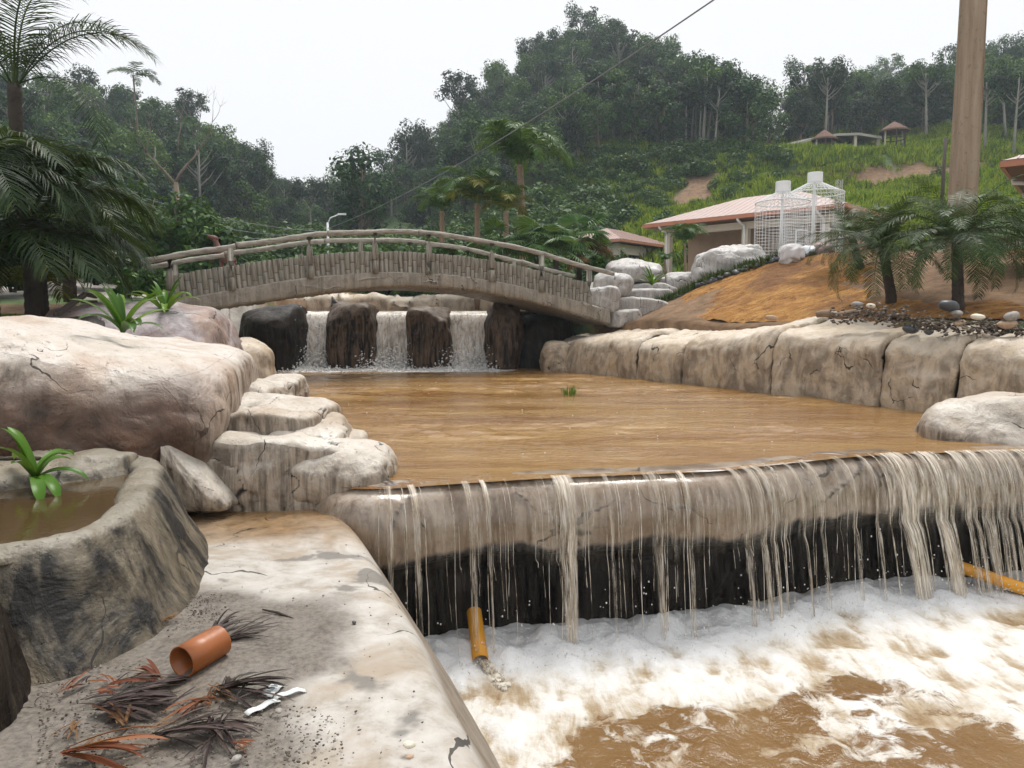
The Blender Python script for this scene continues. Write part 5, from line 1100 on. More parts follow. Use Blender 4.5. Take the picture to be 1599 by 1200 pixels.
# row of dark drain stones along the crest
for k in range(46):
    f = k / 45; x = 3.45 + f * 4.0; y = float(np.interp(x, [p[0] for p in ET], [p[1] for p in ET])) - 0.12 + random.uniform(-.08, .08); s = random.uniform(.16, .34)
    stone((x, y, emb_z(x, y) + s * .1), s, 'pebble_dark', 'dark rounded stone in the drain edging along the top of the orange slope', 'drain edging stones')
# pebbles on the wall top
for (px, py, s, kd, lab) in [(1205, 497, .22, 'pebble_tan', 'tan cobble on the wall at the foot of the orange slope'), (1302, 490, .2, 'pebble', 'grey cobble beside the driftwood'), (1338, 476, .2, 'pebble', 'grey cobble above the driftwood'), (1450, 518, .17, 'pebble_dark', 'dark cobble resting on the pale wall top'), (1422, 514, .24, 'pebble_dark', 'flat dark stone at the edge of the gravel'), (1482, 478, .30, 'pebble_dark', 'big dark cobble at the foot of the upright date palm'), (1494, 490, .17, 'pebble', 'broken grey stone below the upright date palm'),
                             (1527, 495, .19, 'pebble_pale', 'bright cream stone on the brown soil'), (1580, 494, .24, 'pebble', 'grey cobble above the tan one in the gravel'), (1574, 507, .24, 'pebble_tan', 'tan rounded cobble in the gravel'), (1500, 505, .18, 'pebble_tan', 'flat tan stone among small gravel'), (1510, 513, .14, 'pebble_pale', 'small white stone in the gravel'), (1360, 478, .15, 'pebble_pale', 'small pale stone by the leaning date palm')]:
    Y = float(np.interp(px, [1200, 1350, 1450, 1600], [13.2, 11.8, 10.5, 9.7])); p = at(px, py, Y); stone(p, s, kd, lab)
# gravel and bark litter
g = np.random.default_rng(77); pts = []; 
for k in range(900):
    px = 1290 + 330 * g.random() ** .8; py = np.interp(px, [1290, 1400, 1450, 1620], [492, 490, 505, 512]) + g.normal(0, 7); Y = float(np.interp(px, [1200, 1350, 1450, 1620], [13.0, 11.7, 10.5, 9.8])); p = at(px, py, Y); pts.append((p.x, p.y + g.normal(0, .15), p.z - 0.02))
pts = np.array(pts)
def litter(name, pts, smin, smax, mat, label, seed, cat='gravel'):
    g = np.random.default_rng(seed); bm = bmesh.new(); bmesh.ops.create_icosphere(bm, subdivisions=1, radius=1); v0 = np.array([v.co[:] for v in bm.verts]); f0 = np.array([[v.index for v in f.verts] for f in bm.faces]); bm.free(); n = len(pts)
    sc = g.uniform(smin, smax, (n, 1)) * np.column_stack([g.uniform(.7, 1.4, n), g.uniform(.6, 1.2, n), g.uniform(.4, .8, n)]); a = g.uniform(0, 6.28, n); ca, sa = np.cos(a), np.sin(a)
    W = v0[None] * sc[:, None] * (1 + .2 * g.normal(size=(n, len(v0), 1))); X = W[..., 0] * ca[:, None] - W[..., 1] * sa[:, None]; Y = W[..., 0] * sa[:, None] + W[..., 1] * ca[:, None]
    V = (np.stack([X, Y, W[..., 2]], -1) + pts[:, None]).reshape(-1, 3); F = (f0[None] + (np.arange(n) * len(v0))[:, None, None]).reshape(-1, 3)
    return tag(link(name, mesh(name, V, F, mat)), label, cat, kind='stuff')
m, nt, b = newmat('mixed_gravel'); h = NT(nt); v = h.coord(); c = h.ramp(h.noise(v, 16, 3), [(0.3, (0.03, 0.025, 0.022)), (0.5, (0.11, 0.085, 0.065)), (0.72, (0.36, 0.32, 0.27))]); h.l(c, b.inputs['Base Color']); b.inputs['Roughness'].default_value = .8; M['gravel'] = m
litter('gravel', pts, .01, .038, M['gravel'], 'dark gravel and bark litter along the top of the right wall', 5)
mb = MB(); a_, b_ = at(1275, 492, 12.4), at(1345, 489, 12.0); mb.tube([tuple(a_.lerp(b_, f) + Vector((0, 0, .02 * math.sin(f * 9)))) for f in np.linspace(0, 1, 9)], [.05, .06, .065, .06, .055, .06, .05, .045, .03], 8)
tag(mb.build('driftwood_log', M['bark_palm'], None, True), 'short brown driftwood log on top of the right wall', 'log')
# grass along the drain
pts = []
GT = [proto_obj('drain_grass_tuft', tuftmesh(330 + k, 22, .26, M['leaf_date'], .010, .10)) for k in range(2)]
n = 150; x = rng.uniform(3.5, 6.9, n); y = np.interp(x, [p[0] for p in ET], [p[1] for p in ET]) + rng.uniform(-.22, .22, n); z = np.array([emb_z(a_, b_) for a_, b_ in zip(x, y)])
geo_scatter('drain_grass', np.column_stack([x, y, z]), np.column_stack([np.zeros(n), np.zeros(n), rng.uniform(0, 6, n)]), rng.uniform(.6, 1.3, n), rng.integers(0, 2, n), GT, label='pale spidery grass growing along the drain stones', cat='grass')
# lawn on the left bank
n = 5200; x = rng.uniform(-9.5, -5.6, n); y = rng.uniform(8.6, 12.6, n); z = hgt(x, y)
GL = [proto_obj('lawn_tuft', tuftmesh(340 + k, 26, .10, M['grass'], .006, .08)) for k in range(2)]
geo_scatter('lawn', np.column_stack([x, y, z]), np.column_stack([np.zeros(n), np.zeros(n), rng.uniform(0, 6, n)]), rng.uniform(.6, 1.3, n), rng.integers(0, 2, n), GL, label='short green lawn on the left bank behind the rocks', cat='grass')

# cement steps and boulders at the right bridge end
for k, (x0, y0, x1, y1, Y, d_, lab) in enumerate([(955, 403, 1045, 445, 20.4, 2.0, 'tallest pale boulder on the landing beside the steps'), (925, 424, 990, 470, 19.4, 1.2, 'rounded pale boulder against the right end post of the bridge'), (918, 446, 972, 492, 18.9, .9, 'low grey boulder at the bridge end below the round one'),
        (1085, 384, 1218, 462, 19.6, 1.6, 'large pale boulder crowning the orange slope'), (1130, 380, 1205, 420, 20.2, 1.2, 'pale boulder piled on the large slope boulder')]):
    tag(rockpx('boulder', x0, y0, x1, y1, Y, d_, seed=150 + k, p=3.2, amp=.16, mat=M['rock_grey'], crack=.045, cs=1.1, n=44), lab, 'rock')
st = empty('cement_steps', (3.2, 19.6, 1.5)); tag(st, 'irregular cast-cement steps climbing from the bridge end', 'steps')
for k, (x0, y0, x1, y1, Y, d_) in enumerate([(950, 482, 1010, 512, 18.9, .9), (955, 464, 1050, 500, 19.3, .9), (968, 450, 1060, 486, 19.8, .9), (985, 440, 1062, 470, 20.3, .9), (1000, 430, 1066, 456, 20.9, 1.0)]):
    o = rockpx('step', x0, y0, x1, y1, Y, d_, seed=160 + k, p=7, amp=.05, mat=M['rock_grey'], crack=.03, n=28); o.parent = st; o.location = o.location - st.location
tag(rockpx('retaining_wall', 1040, 424, 1112, 476, 20.6, .5, seed=171, p=8, amp=.05, mat=M['rock_grey'], crack=.05, n=36), 'low cast-rock retaining wall beside the steps', 'wall')
# wrapped sacks and brown boulder at the crest
M['sack'] = simple('pale_sacking', (0.55, 0.53, 0.52), .7, .15, 6, .6, bdist=.03); M['plastic'] = simple('white_plastic', (0.72, 0.76, 0.80), .3, .08, 5, .5, bdist=.03); M['boulder_brown'] = simple('brown_stone', (0.14, 0.095, 0.085), .45, .3, 2, .3)
def draped(name, x0, y0, x1, y1, Y, d_, seed, mat, label, cat):
    a = at(x0, y1, Y); b_ = at(x1, y0, Y); n = 40; th = np.linspace(0.02, math.pi * .98, n); ph = np.linspace(0, 2 * math.pi, 56, endpoint=False)
    A = np.stack([np.sin(th)[:, None] * np.cos(ph)[None], np.sin(th)[:, None] * np.sin(ph)[None], np.cos(th)[:, None] * np.ones((1, 56))], -1); q = A.copy()
    fold = .09 * np.sin(ph * 9 + 3 * fbm(q * 1.5, 2, seed))[None] if False else .10 * np.sin(ph[None] * 8 + 4 * fbm(q * 1.4 + seed, 2, seed)) * np.clip(1 - A[..., 2], .1, 1.2)
    A = np.sign(A) * np.abs(A) ** .75 * (1 + fold + .14 * fbm(q * 1.6 + seed, 3, seed))[..., None] * np.array([(b_.x - a.x) / 2, d_ / 2, (b_.z - a.z) / 2])
    o = link(name, mesh(name, A, gridfaces(n, 56, True)[:, ::-1], mat), None, ((a.x + b_.x) / 2, Y, (a.z + b_.z) / 2)); return tag(o, label, cat)
draped('covered_bundle', 1216, 381, 1254, 416, 18.5, .55, 3, M['sack'], 'upright bundle wrapped in grey-white cloth at the slope crest', 'bundle'); draped('plastic_bag', 1248, 384, 1274, 411, 18.6, .4, 5, M['plastic'], 'pale blue-white plastic sack between cloth bundle and brown boulder', 'sack')
tag(rockpx('round_boulder', 1262, 376, 1312, 412, 18.4, .8, seed=181, p=2.2, amp=.06, mat=M['boulder_brown'], crack=0.0, n=30), 'smooth dark brown boulder beside the plastic sack', 'rock')

# ================================================================== houses
M['roof'] = simple('pink_sheet_roof', (0.46, 0.34, 0.30), .3, .1, 1.5, .05); M['fascia'] = simple('orange_fascia', (0.42, 0.17, 0.10), .5, .15, 4, .1); M['cream'] = simple('cream_paint', (0.56, 0.50, 0.41), .7, .1, 3, .1); M['tan_wall'] = simple('tan_wall', (0.36, 0.255, 0.18), .8, .12, 3, .15); M['soffit'] = simple('brown_soffit', (0.17, 0.095, 0.065), .7, .2, 4, .1)
M['white'] = simple('white_paint', (0.76, 0.76, 0.75), .4, .05, 5, .05); M['dark_glass'] = simple('dark_glass', (0.010, 0.012, 0.018), .08, .2, 2, 0); M['blue'] = simple('blue_panel', (0.06, 0.09, 0.19), .5, .2, 4, .1)
def rect_frame(P1, P2, P3):
    """P1 near corner, P2 and P3 its neighbours along the two eaves"""
    u_ = Vector((P2[0] - P1[0], P2[1] - P1[1], 0)); w_ = Vector((P3[0] - P1[0], P3[1] - P1[1], 0)); return Vector((P1[0], P1[1], 0)), u_, w_
def hiproof(e, P1, u_, w_, ze, rise, nrib=18):
    o0 = e.location; c = P1 + (u_ + w_) / 2; un, wn = u_.normalized(), w_.normalized(); ridge = max(0, (u_.length - w_.length)) / 2
    A, B, C_, D = [Vector((*(p.xy), ze)) - o0 for p in (P1, P1 + u_, P1 + u_ + w_, P1 + w_)]; R1 = Vector((*(c - un * ridge).xy, ze + rise)) - o0; R2 = Vector((*(c + un * ridge).xy, ze + rise)) - o0
    mb = MB(); faces = [(A, B, R2, R1), (B, C_, R2, R2), (C_, D, R1, R2), (D, A, R1, R1)]
    for q in faces:                                  # ribbed sheet: each slope in strips with raised ribs
        b0, b1, t1, t0 = q[0], q[1], q[2], q[3]; nrm = (b1 - b0).cross(t0 - b0).normalized(); k = int((b1 - b0).length / .28)
        for j in range(k):
            f0, f1 = j / k, (j + 1) / k; fm = f0 + (f1 - f0) * .9
            def pt(f): 
                bb = b0.lerp(b1, f); L = (b1 - b0).length; x = f * L; t0x = (t0 - b0).dot((b1 - b0) / L); t1x = (t1 - b0).dot((b1 - b0) / L)
                g_ = min(1, x / t0x if x < t0x else 1, (L - x) / (L - t1x) if x > t1x else 1); S_ = (t0 - b0) - ((b1 - b0) / L) * t0x; return bb, bb + S_ * g_
            a0, a1 = pt(f0); m0, m1 = pt(fm); c0, c1 = pt(f1); rb = nrm * .02
            mb.add([a0, m0, m1, a1], [(0, 1, 2, 3)]); mb.add([m0, m0 + rb, c0 + rb, c0, m1, m1 + rb, c1 + rb, c1], [(0, 1, 5, 4), (1, 2, 6, 5), (2, 3, 7, 6), (0, 3, 2, 1)])
    roof = mb.build('roof', M['roof'], e)
    mb = MB()
    for p, q in ((A, B), (B, C_), (C_, D), (D, A)):
        mid = (p + q) / 2 + Vector((0, 0, -.085)); d = q - p; mb.box(mid, (d.length + .06, .08, .13), math.atan2(d.y, d.x))
    mb.build('fascia', M['fascia'], roof); mb = MB(); mb.add([p - Vector((0, 0, .14)) for p in (A, B, C_, D)], [(0, 3, 2, 1)]); mb.build('soffit', M['soffit'], roof)
    return roof
# house with veranda
P1, u_, w_ = rect_frame((11.26, 25.2), (5.43, 30.9), (14.84, 29.7)); w_ = Vector((-u_.y, u_.x, 0)).normalized() * -5.75; ze = 5.42
house = empty('veranda_house', (P1.x, P1.y, 2.9)); tag(house, 'tan house with a pink ribbed hip roof and a columned veranda', 'house'); H0 = house.location
hiproof(house, P1, u_, w_, ze, 1.08); un, wn = u_.normalized(), w_.normalized(); ang = math.atan2(un.y, un.x)
def hp(a, b_, z): p = P1 + un * a + wn * b_; return Vector((p.x, p.y, z)) - H0
UL, WL = u_.length, w_.length
for a, b_ in [(UL - .75, .75), (UL * .5 - .1, .75), (1.0, .75), (1.0, WL - .8), (UL - .75, WL - .8)]:
    mb = MB(); mb.box(hp(a, b_, 4.0), (.24, .24, 2.4), ang); mb.box(hp(a, b_, 2.95), (.32, .32, .25), ang); mb.build('column', M['cream'], house)
mb = MB(); mb.box(hp(UL / 2, .75, 5.08), (UL - 1.3, .2, .26), ang); mb.box(hp(1.0, WL / 2, 5.08), (.2, WL - 1.3, .26), ang); mb.box(hp(UL - .75, WL / 2, 5.08), (.2, WL - 1.3, .26), ang); mb.build('beam', M['cream'], house)
mb = MB(); mb.box(hp(UL * .5, WL * .66, 4.0), (UL * .86, WL * .42, 2.5), ang); mb.build('wall', M['tan_wall'], house)
mb = MB(); mb.box(hp(UL / 2, WL / 2, 2.72), (UL - .6, WL - .6, .3), ang); mb.build('floor_slab', M['cream'], house)
dr = MB(); dr.box(hp(UL * .62, WL * .45 - .03, 3.5), (2.0, .06, 1.1), ang); dr = dr.build('door_frame', M['white'], house); mb = MB(); mb.box(hp(UL * .62, WL * .45 - .065, 3.46), (1.8, .03, .98), ang); mb.build('door_panel', M['dark_glass'], dr); mb = MB(); mb.box(hp(UL * .62 - .1, WL * .45 - .085, 3.55), (.2, .012, .2), ang); mb.build('notice', M['white'], dr)
mb = MB(); mb.box(hp(UL * .33, WL * .45 - .02, 4.4), (.16, .03, .16), ang); mb.build('wall_switch', M['white'], house)
mb = MB(); mb.box(hp(UL * .18, WL * .45 - .04, 3.75), (1.2, .05, .5), ang); mb.build('window', M['blue'], house)
for a in (UL - .75, UL * .5 - .1, 1.0):
    mb = MB(); mb.tube([hp(a, 0.02, 5.30), hp(a, .04, 5.22), hp(a, .3, 5.12), hp(a, .55, 5.08), hp(a, .6, 4.9), hp(a, .6, 3.0)], .045, 8); mb.build('downpipe', M['white'], house, True)
# second house behind
P1, u_, w_ = rect_frame((5.55, 38.0), (9.9, 43.0), (2.0, 41.6)); w_ = Vector((-u_.y, u_.x, 0)).normalized() * 5.2; ze = 5.62
h2 = empty('cream_house', (P1.x, P1.y, 3.0)); tag(h2, 'cream open-sided house with a pink roof behind the fan palm', 'house'); H0 = h2.location
hiproof(h2, P1, u_, w_, ze, .95); un, wn = u_.normalized(), w_.normalized(); ang = math.atan2(un.y, un.x); UL, WL = u_.length, w_.length
for a, b_ in [(.7, .7), (UL * .45, .7), (UL - .7, .7), (.7, WL - .7)]: mb = MB(); mb.box(hp(a, b_, 4.2), (.26, .26, 2.6), ang); mb.build('column', M['cream'], h2)
mb = MB(); mb.box(hp(UL / 2, .7, 5.2), (UL - 1.2, .2, .5), ang); mb.box(hp(.7, WL / 2, 5.2), (.2, WL - 1.2, .5), ang); mb.build('beam', M['cream'], h2)
mb = MB(); mb.box(hp(UL * .74, WL * .5, 4.0), (UL * .46, WL * .55, 2.3), ang); mb.build('wall', M['cream'], h2); mb = MB(); mb.box(hp(UL * .28, WL * .72, 3.9), (UL * .4, .1, 2.2), ang); mb.build('back_wall', M['dark_glass'], h2)
# roof corner of a near house, right edge
e = empty('corner_house', (12.4, 18.5, 2.9)); tag(e, 'house at the right edge showing an orange fascia and brown soffit', 'house'); H0 = e.location
C0 = Vector((10.42, 16.0, 4.87)); d2 = Vector((.633, .774, 0)); d1 = Vector((.774, -.633, 0)); ang = math.atan2(d1.y, d1.x)
P1 = Vector((C0.x, C0.y, 0)); hiproof(e, P1, d1 * 6.5, d2 * 7.0, 4.87, 1.3)
mb = MB(); c = P1 + d1 * 3.6 + d2 * 3.9; mb.box(Vector((c.x, c.y, 3.7)) - H0, (4.6, 4.9, 2.4), ang); mb.build('wall', M['tan_wall'], e)
for q in (1.6, 4.2): p = P1 + d2 * q + d1 * .05; p2 = P1 + d2 * q + d1 * .9; mb = MB(); mb.tube([Vector((p.x, p.y, 4.72)) - H0, Vector((p.x, p.y, 4.62)) - H0, Vector((p2.x, p2.y, 4.5)) - H0, Vector((p2.x, p2.y, 3.0)) - H0], .05, 8); mb.build('downpipe', M['white'], e, True)

# bottle-shaped wire cages
m, nt, b = newmat('white_wire'); b.inputs['Base Color'].default_value = (.78, .79, .80, 1); b.inputs['Roughness'].default_value = .4; M['wire'] = m
def cage(px, Y, cap_top, cap_bot, sh, bot, r, rc, label):
    c = at(px, sh, Y); zb = at(px, bot, Y).z - .5; zs = c.z; zc0 = at(px, cap_bot, Y).z; zc1 = at(px, cap_top, Y).z; e = empty('bottle_cage', (c.x, Y, zb)); H = zs - zb; w = .0038
    mb = MB(); n = 40
    for j in range(n): a = 6.283 * j / n; ca, sa = math.cos(a), math.sin(a); mb.tube([(r * ca, r * sa, 0), (r * ca, r * sa, H)], w, 4, False)
    for j in range(int(H / .085)): z = j * .085; mb.tube([(r * math.cos(q), r * math.sin(q), z) for q in np.linspace(0, 6.2832, 33)], w, 4, False)
    mb.build('mesh_wall', M['wire'], e); mb = MB(); k = zc0 - zb
    for j in range(n): a = 6.283 * j / n; mb.tube([(r * math.cos(a), r * math.sin(a), H), (rc * math.cos(a + .35), rc * math.sin(a + .35), k)], w, 4, False); mb.tube([(r * math.cos(a), r * math.sin(a), H), (rc * math.cos(a - .35), rc * math.sin(a - .35), k)], w, 4, False)
    for f in (.3, .55, .8): mb.tube([((r + (rc - r) * f) * math.cos(q), (r + (rc - r) * f) * math.sin(q), H + (k - H) * f) for q in np.linspace(0, 6.2832, 33)], w, 4, False)
    mb.build('mesh_shoulder', M['wire'], e); mb = MB(); mb.tube([(r * math.cos(q), r * math.sin(q), H) for q in np.linspace(0, 6.2832, 41)], .016, 6, False); mb.build('ring', M['wire'], e)
    mb = MB(); mb.tube([(0, 0, k), (0, 0, k + .02), (0, 0, zc1 - zb - .02), (0, 0, zc1 - zb)], [rc * .97, rc, rc, rc * .97], 20); mb.build('cap', M['white'], e, False)
    for dx in (0, -.07): mb = MB(); mb.tube([(dx, -.05, 0), (dx * .3, -.02, k + .05)], .026, 8); mb.build('pole', M['white'], e, True)
    mb = MB(); 
    for p_, q_ in (((.12, -r, .55), (.12, -r, 1.0)), ((.42, -r * .93, .55), (.42, -r * .93, 1.0)), ((.12, -r, 1.0), (.42, -r * .93, 1.0))): mb.tube([p_, q_], .015, 6)
    mb.build('hatch_frame', M['white'], e); return tag(e, label, 'cage')
cage(1222, 19.6, 284, 301, 317, 395, .68, .19, 'white wire cage shaped like a bottle, the lower one nearer the pale boulders'); cage(1272, 20.6, 270, 286, 303, 392, .76, .20, 'taller white bottle-shaped wire cage beside the lattice mast')
e = empty('lattice_mast', at(1308, 350, 21.2) - Vector((0, 0, 1))); H_ = at(1308, 281, 21.2).z - e.location.z; mb = MB(); q = .065
for sx in (-1, 1):
    for sy in (-1, 1): mb.tube([(sx * q, sy * q, 0), (sx * q, sy * q, H_)], .010, 5)
k = int(H_ / .13)
for j in range(k):
    z = j * H_ / k; z1 = z + H_ / k; s_ = 1 if j % 2 else -1
    for a_, b_ in (((-q * s_, -q, z), (q * s_, -q, z1)), ((-q * s_, q, z), (q * s_, q, z1)), ((-q, -q * s_, z), (-q, q * s_, z1)), ((q, -q * s_, z), (q, q * s_, z1))): mb.tube([a_, b_], .006, 4, False)
mb.build('lattice', simple('galvanised', (.35, .34, .31), .6, .3, 8, .1), e); tag(e, 'thin square lattice mast behind the taller wire cage', 'mast')
e.children[0].name = 'lattice'

# hilltop pavilion and two thatched huts
M['thatch'] = simple('thatch', (0.13, 0.075, 0.055), .95, .35, 14, .8, bdist=.08); M['timber'] = simple('dark_timber', (0.05, 0.038, 0.03), .9, .4, 6, .3); M['grey_roof'] = simple('grey_roof', (0.33, 0.31, 0.28), .6, .15, 3, .1)
Y = 69
def hut(px, apex, eave, base, wpx, Y, label):
    c = at(px, eave, Y); z0 = min(at(px, base, Y).z, 99); r = wpx / 2 * Y / FPX; ha = at(px, apex, Y).z - c.z; e = empty('thatched_hut', (c.x, Y, z0)); H = c.z - z0
    n = 28; A = []
    for f, rr in [(0, .96), (0.0, 1.0), (.08, .93), (.35, .66), (.7, .33), (1, .02)]: A.append([(r * rr * (1 + .04 * math.sin(j * 5.1 + f * 9)) * math.cos(6.283 * j / n), r * rr * math.sin(6.283 * j / n), H + ha * f - (.12 if rr == .96 else 0)) for j in range(n)])
    link('thatch_roof', mesh('thatch_roof', np.array(A), gridfaces(6, n, True), M['thatch']), e)
    for k in range(6): a = k * 1.047 + .3; mb = MB(); mb.tube([(r * .72 * math.cos(a), r * .72 * math.sin(a), -.6), (r * .72 * math.cos(a), r * .72 * math.sin(a), H + .1)], .07, 6); mb.build('post', M['timber'] if k % 3 else M['cream'], e, True)
    mb = MB(); mb.tube([(r * .72 * math.cos(q), r * .72 * math.sin(q), .45) for q in np.linspace(0, 6.283, 13)], .05, 5, False); mb.build('railing', M['timber'], e); return tag(e, label, 'hut')
hut(1287, 203, 218, 235, 38, 67, 'thatched round hut in front of the long hilltop pavilion'); hut(1396, 190, 205, 226, 44, 67, 'thatched round hut standing alone at the end of the pavilion')
e = empty('hilltop_pavilion', at(1330, 235, Y)); o0 = e.location; tag(e, 'long low pavilion with a pale flat-pitched roof on the hilltop', 'pavilion')
pl_ = [(1234, 229), (1266, 219), (1305, 212), (1338, 211), (1376, 217)]
for (xa, ya), (xb, yb) in zip(pl_[:-1], pl_[1:]):
    a = at(xa, ya, Y) - o0; b_ = at(xb, yb, Y) - o0; mb = MB(); dz = Vector((0, 0, .22)); dy = Vector((0, 3.2, .5)); fr = Vector((0, -.4, -.12))
    mb.add([a + fr, b_ + fr, b_ + fr + dz, a + fr + dz, a + dy, b_ + dy, b_ + dy + dz, a + dy + dz], [(0, 1, 2, 3), (3, 2, 6, 7), (0, 4, 5, 1), (4, 7, 6, 5), (0, 3, 7, 4), (1, 5, 6, 2)]); mb.build('roof_panel', M['grey_roof'], e)
for px, pt, pb in [(1241, 228, 250), (1280, 217, 238), (1335, 212, 232), (1371, 217, 228)]:
    a = at(px, pt, Y) - o0; b_ = at(px, pb + 6, Y) - o0; mb = MB(); mb.box((a + b_) / 2, (.24, .24, a.z - b_.z)); mb.build('column', M['cream'], e)
a = at(1300, 216, Y + 2.6) - o0; b_ = at(1372, 240, Y + 2.6) - o0; mb = MB(); mb.box((a + b_) / 2, (b_.x - a.x, .15, a.z - b_.z)); mb.build('wall', M['timber'], e); a = at(1315, 219, Y + 2.45) - o0; b_ = at(1325, 227, Y + 2.45) - o0; mb = MB(); mb.box((a + b_) / 2, (b_.x - a.x, .1, a.z - b_.z)); mb.build('window', M['grey_roof'], e)

# ================================================================== poles and wires
m, nt, b = newmat('cast_concrete_pole'); h = NT(nt); v = h.coord(); sv = h.coord((5, 5, .4)); n1 = h.noise(sv, 1, 6, .65); n2 = h.noise(v, 9, 6, .7)
c = h.ramp(n1, [(.3, (.19, .13, .08)), (.55, (.33, .245, .17)), (.75, (.42, .33, .245))]); c = h.mix(h.ramp(n2, [(.58, 0), (.7, .5)]), c, (.10, .07, .05)); h.l(c, b.inputs['Base Color']); b.inputs['Roughness'].default_value = .85; h.bump(n2, .4, .02, b); M['pole'] = m
p = at(1502, 330, 16.0); e = empty('concrete_pole', (p.x, 16.0, 2.6)); mb = MB()
mb.add([(sx * w * (1 if abs(sx) else 0), sy * w, z) for z, w in ((-.5, .23), (9.5, .165)) for sx, sy in ((-1, -.8), (-.8, -1), (.8, -1), (1, -.8), (1, .8), (.8, 1), (-.8, 1), (-1, .8))], [(j, (j + 1) % 8, 8 + (j + 1) % 8, 8 + j) for j in range(8)] + [tuple(range(8, 16))]); mb.build('shaft', M['pole'], e)
mb = MB(); mb.tube([(.20, -.19, 1.0), (.185, -.175, 6.0)], .012, 6); mb.build('earth_wire', M['pole'], e); mb = MB(); mb.tube([(-.05, -.24, 1.55), (-.05, -.19, 1.55)], .018, 6); mb.build('bolt_hole', M['timber'], e)
tag(e, 'tapering square concrete utility pole behind the upright date palm', 'pole')
p = at(1471, 310, 34); e = empty('thin_pole', (p.x, 34, ground_z(p.x, 34))); mb = MB(); mb.tube([(0, 0, -.3), (.02, 0, at(1471, 215, 34).z - e.location.z)], [.09, .07], 7); mb.build('shaft', M['timber'], e, True); tag(e, 'thin dark timber pole on the grass beside the concrete pole', 'pole')
M['cable'] = simple('cable', (.16, .16, .17), .5, .2, 5, 0)
def wire(a, b_, sag, r, label):
    a, b_ = Vector(a), Vector(b_); mb = MB(); mb.tube([a.lerp(b_, f) - Vector((0, 0, sag * 4 * f * (1 - f))) for f in np.linspace(0, 1, 25)], r, 5); tag(mb.build('cable', M['cable'], None, True), label, 'cable')
wire(at(1180, -45, 15), at(512, 357, 40), .5, .018, 'long cable running from the upper right down to the street lamp')
wire(at(100, 268, 30), at(512, 362, 41), .5, .012, 'upper cable strung past the left hill to the street lamp'); wire(at(90, 275, 30.5), at(512, 366, 41.5), .8, .012, 'lower cable strung past the left hill to the street lamp'); wire(at(250, 352, 30), at(520, 372, 41), .3, .010, 'thin cable low behind the left half of the bridge')
p = at(512, 365, 40); e = empty('street_lamp', (p.x, 40, ground_z(p.x, 40))); zt = at(512, 348, 40).z - e.location.z; mb = MB(); mb.tube([(0, 0, -.3), (0, 0, zt)], [.09, .06], 8); mb.build('post', M['wire'], e, True); mb = MB(); mb.tube([(0, 0, zt - .05), (.15, 0, zt + .25), (.6, 0, zt + .42)], .035, 6); mb.build('arm', M['wire'], e, True); mb = MB(); mb.box((.78, 0, zt + .44), (.42, .16, .09)); mb.build('lamp_head', M['wire'], e); tag(e, 'white street lamp with a bent arm behind the bridge', 'street lamp')
# figure behind the rail
m = simple('rust_brown', (.10, .04, .025), .6, .3, 6, .2); p = at(338, 398, 23); e = empty('animal_figure', (p.x, 23, ground_z(p.x, 23))); zz = p.z - e.location.z
mb = MB(); mb.tube([(.55, 0, zz - .25), (.25, 0, zz - .05), (.06, 0, zz + .12), (0, 0, zz + .38), (-.03, 0, zz + .46)], [.12, .2, .13, .075, .08], 9); mb.tube([(.06, 0, zz + .47), (-.06, 0, zz + .5), (-.2, 0, zz + .55), (-.28, 0, zz + .6)], [.06, .09, .06, .02], 8); mb.build('body', m, e, True)
for x in (.15, .5): mb = MB(); mb.tube([(x, 0, -.05), (x, 0, zz - .15)], [.05, .07], 7); mb.build('leg', m, e, True)
tag(e, 'rust-brown long-necked animal figure behind the left bridge rail', 'statue')
# stone-filled wire wall on the left
e = empty('gabion_wall', at(165, 440, 24.5)); o0 = e.location; pts = []; g = np.random.default_rng(9)
a = at(85, 445, 24.5); b_ = at(236, 445, 25.5); zt = at(165, 385, 25).z
for k in range(2600): f = g.random(); z = a.z + (zt - a.z) * g.random(); pts.append((a.x + (b_.x - a.x) * f - o0.x, a.y + (b_.y - a.y) * f + g.uniform(-.08, .08) + (z - a.z) * .25 - o0.y, z - o0.z))
o = litter('stone_fill', np.array(pts), .05, .10, M['pebble_dark'], None, 6); o.name = 'stone_fill'; o.parent = e; 
for k_ in ('label', 'category'):
    if k_ in o: del o[k_]
mb = MB()
for z in np.linspace(0, 1, 6): zz = a.z + (zt - a.z) * z; mb.tube([Vector((a.x, a.y - .14 + (zz - a.z) * .25, zz)) - o0, Vector((b_.x, b_.y - .14 + (zz - a.z) * .25, zz)) - o0], .012, 4)
for f in np.linspace(0, 1, 30): q = a.lerp(b_, f); mb.tube([Vector((q.x, q.y - .14, a.z)) - o0, Vector((q.x, q.y - .14 + (zt - a.z) * .25, zt)) - o0], .006, 4)
mb.build('wire_basket', M['cable'], e); tag(e, 'wall of dark stones in wire baskets behind the gravel path', 'wall')
# fallen dark plank on the left bank
mb = MB(); a = at(88, 492, 9.6); b_ = at(133, 460, 10.6); d = b_ - a; Mx = d.to_track_quat('X', 'Z').to_matrix(); mb.box((a + b_) / 2, (d.length, .07, .05), M=Mx); c_ = at(148, 463, 10.6); d = c_ - b_; mb.box((c_ + b_) / 2, (d.length + .05, .06, .06), M=d.to_track_quat('X', 'Z').to_matrix()); mb.box((b_ + c_) / 2 + Vector((-.03, .02, -.09)), (.22, .05, .04)); tag(mb.build('bent_bracket', M['timber']), 'bent black metal bracket sticking up from the left bank', 'bracket')
tag(rockpx('dark_mound', 60, 494, 150, 535, 9.3, .9, seed=191, p=2.5, amp=.1, mat=M['rock_dark'], crack=.02, n=28), 'black boulder behind the big carved rock', 'rock')  # near-black rock colour all over
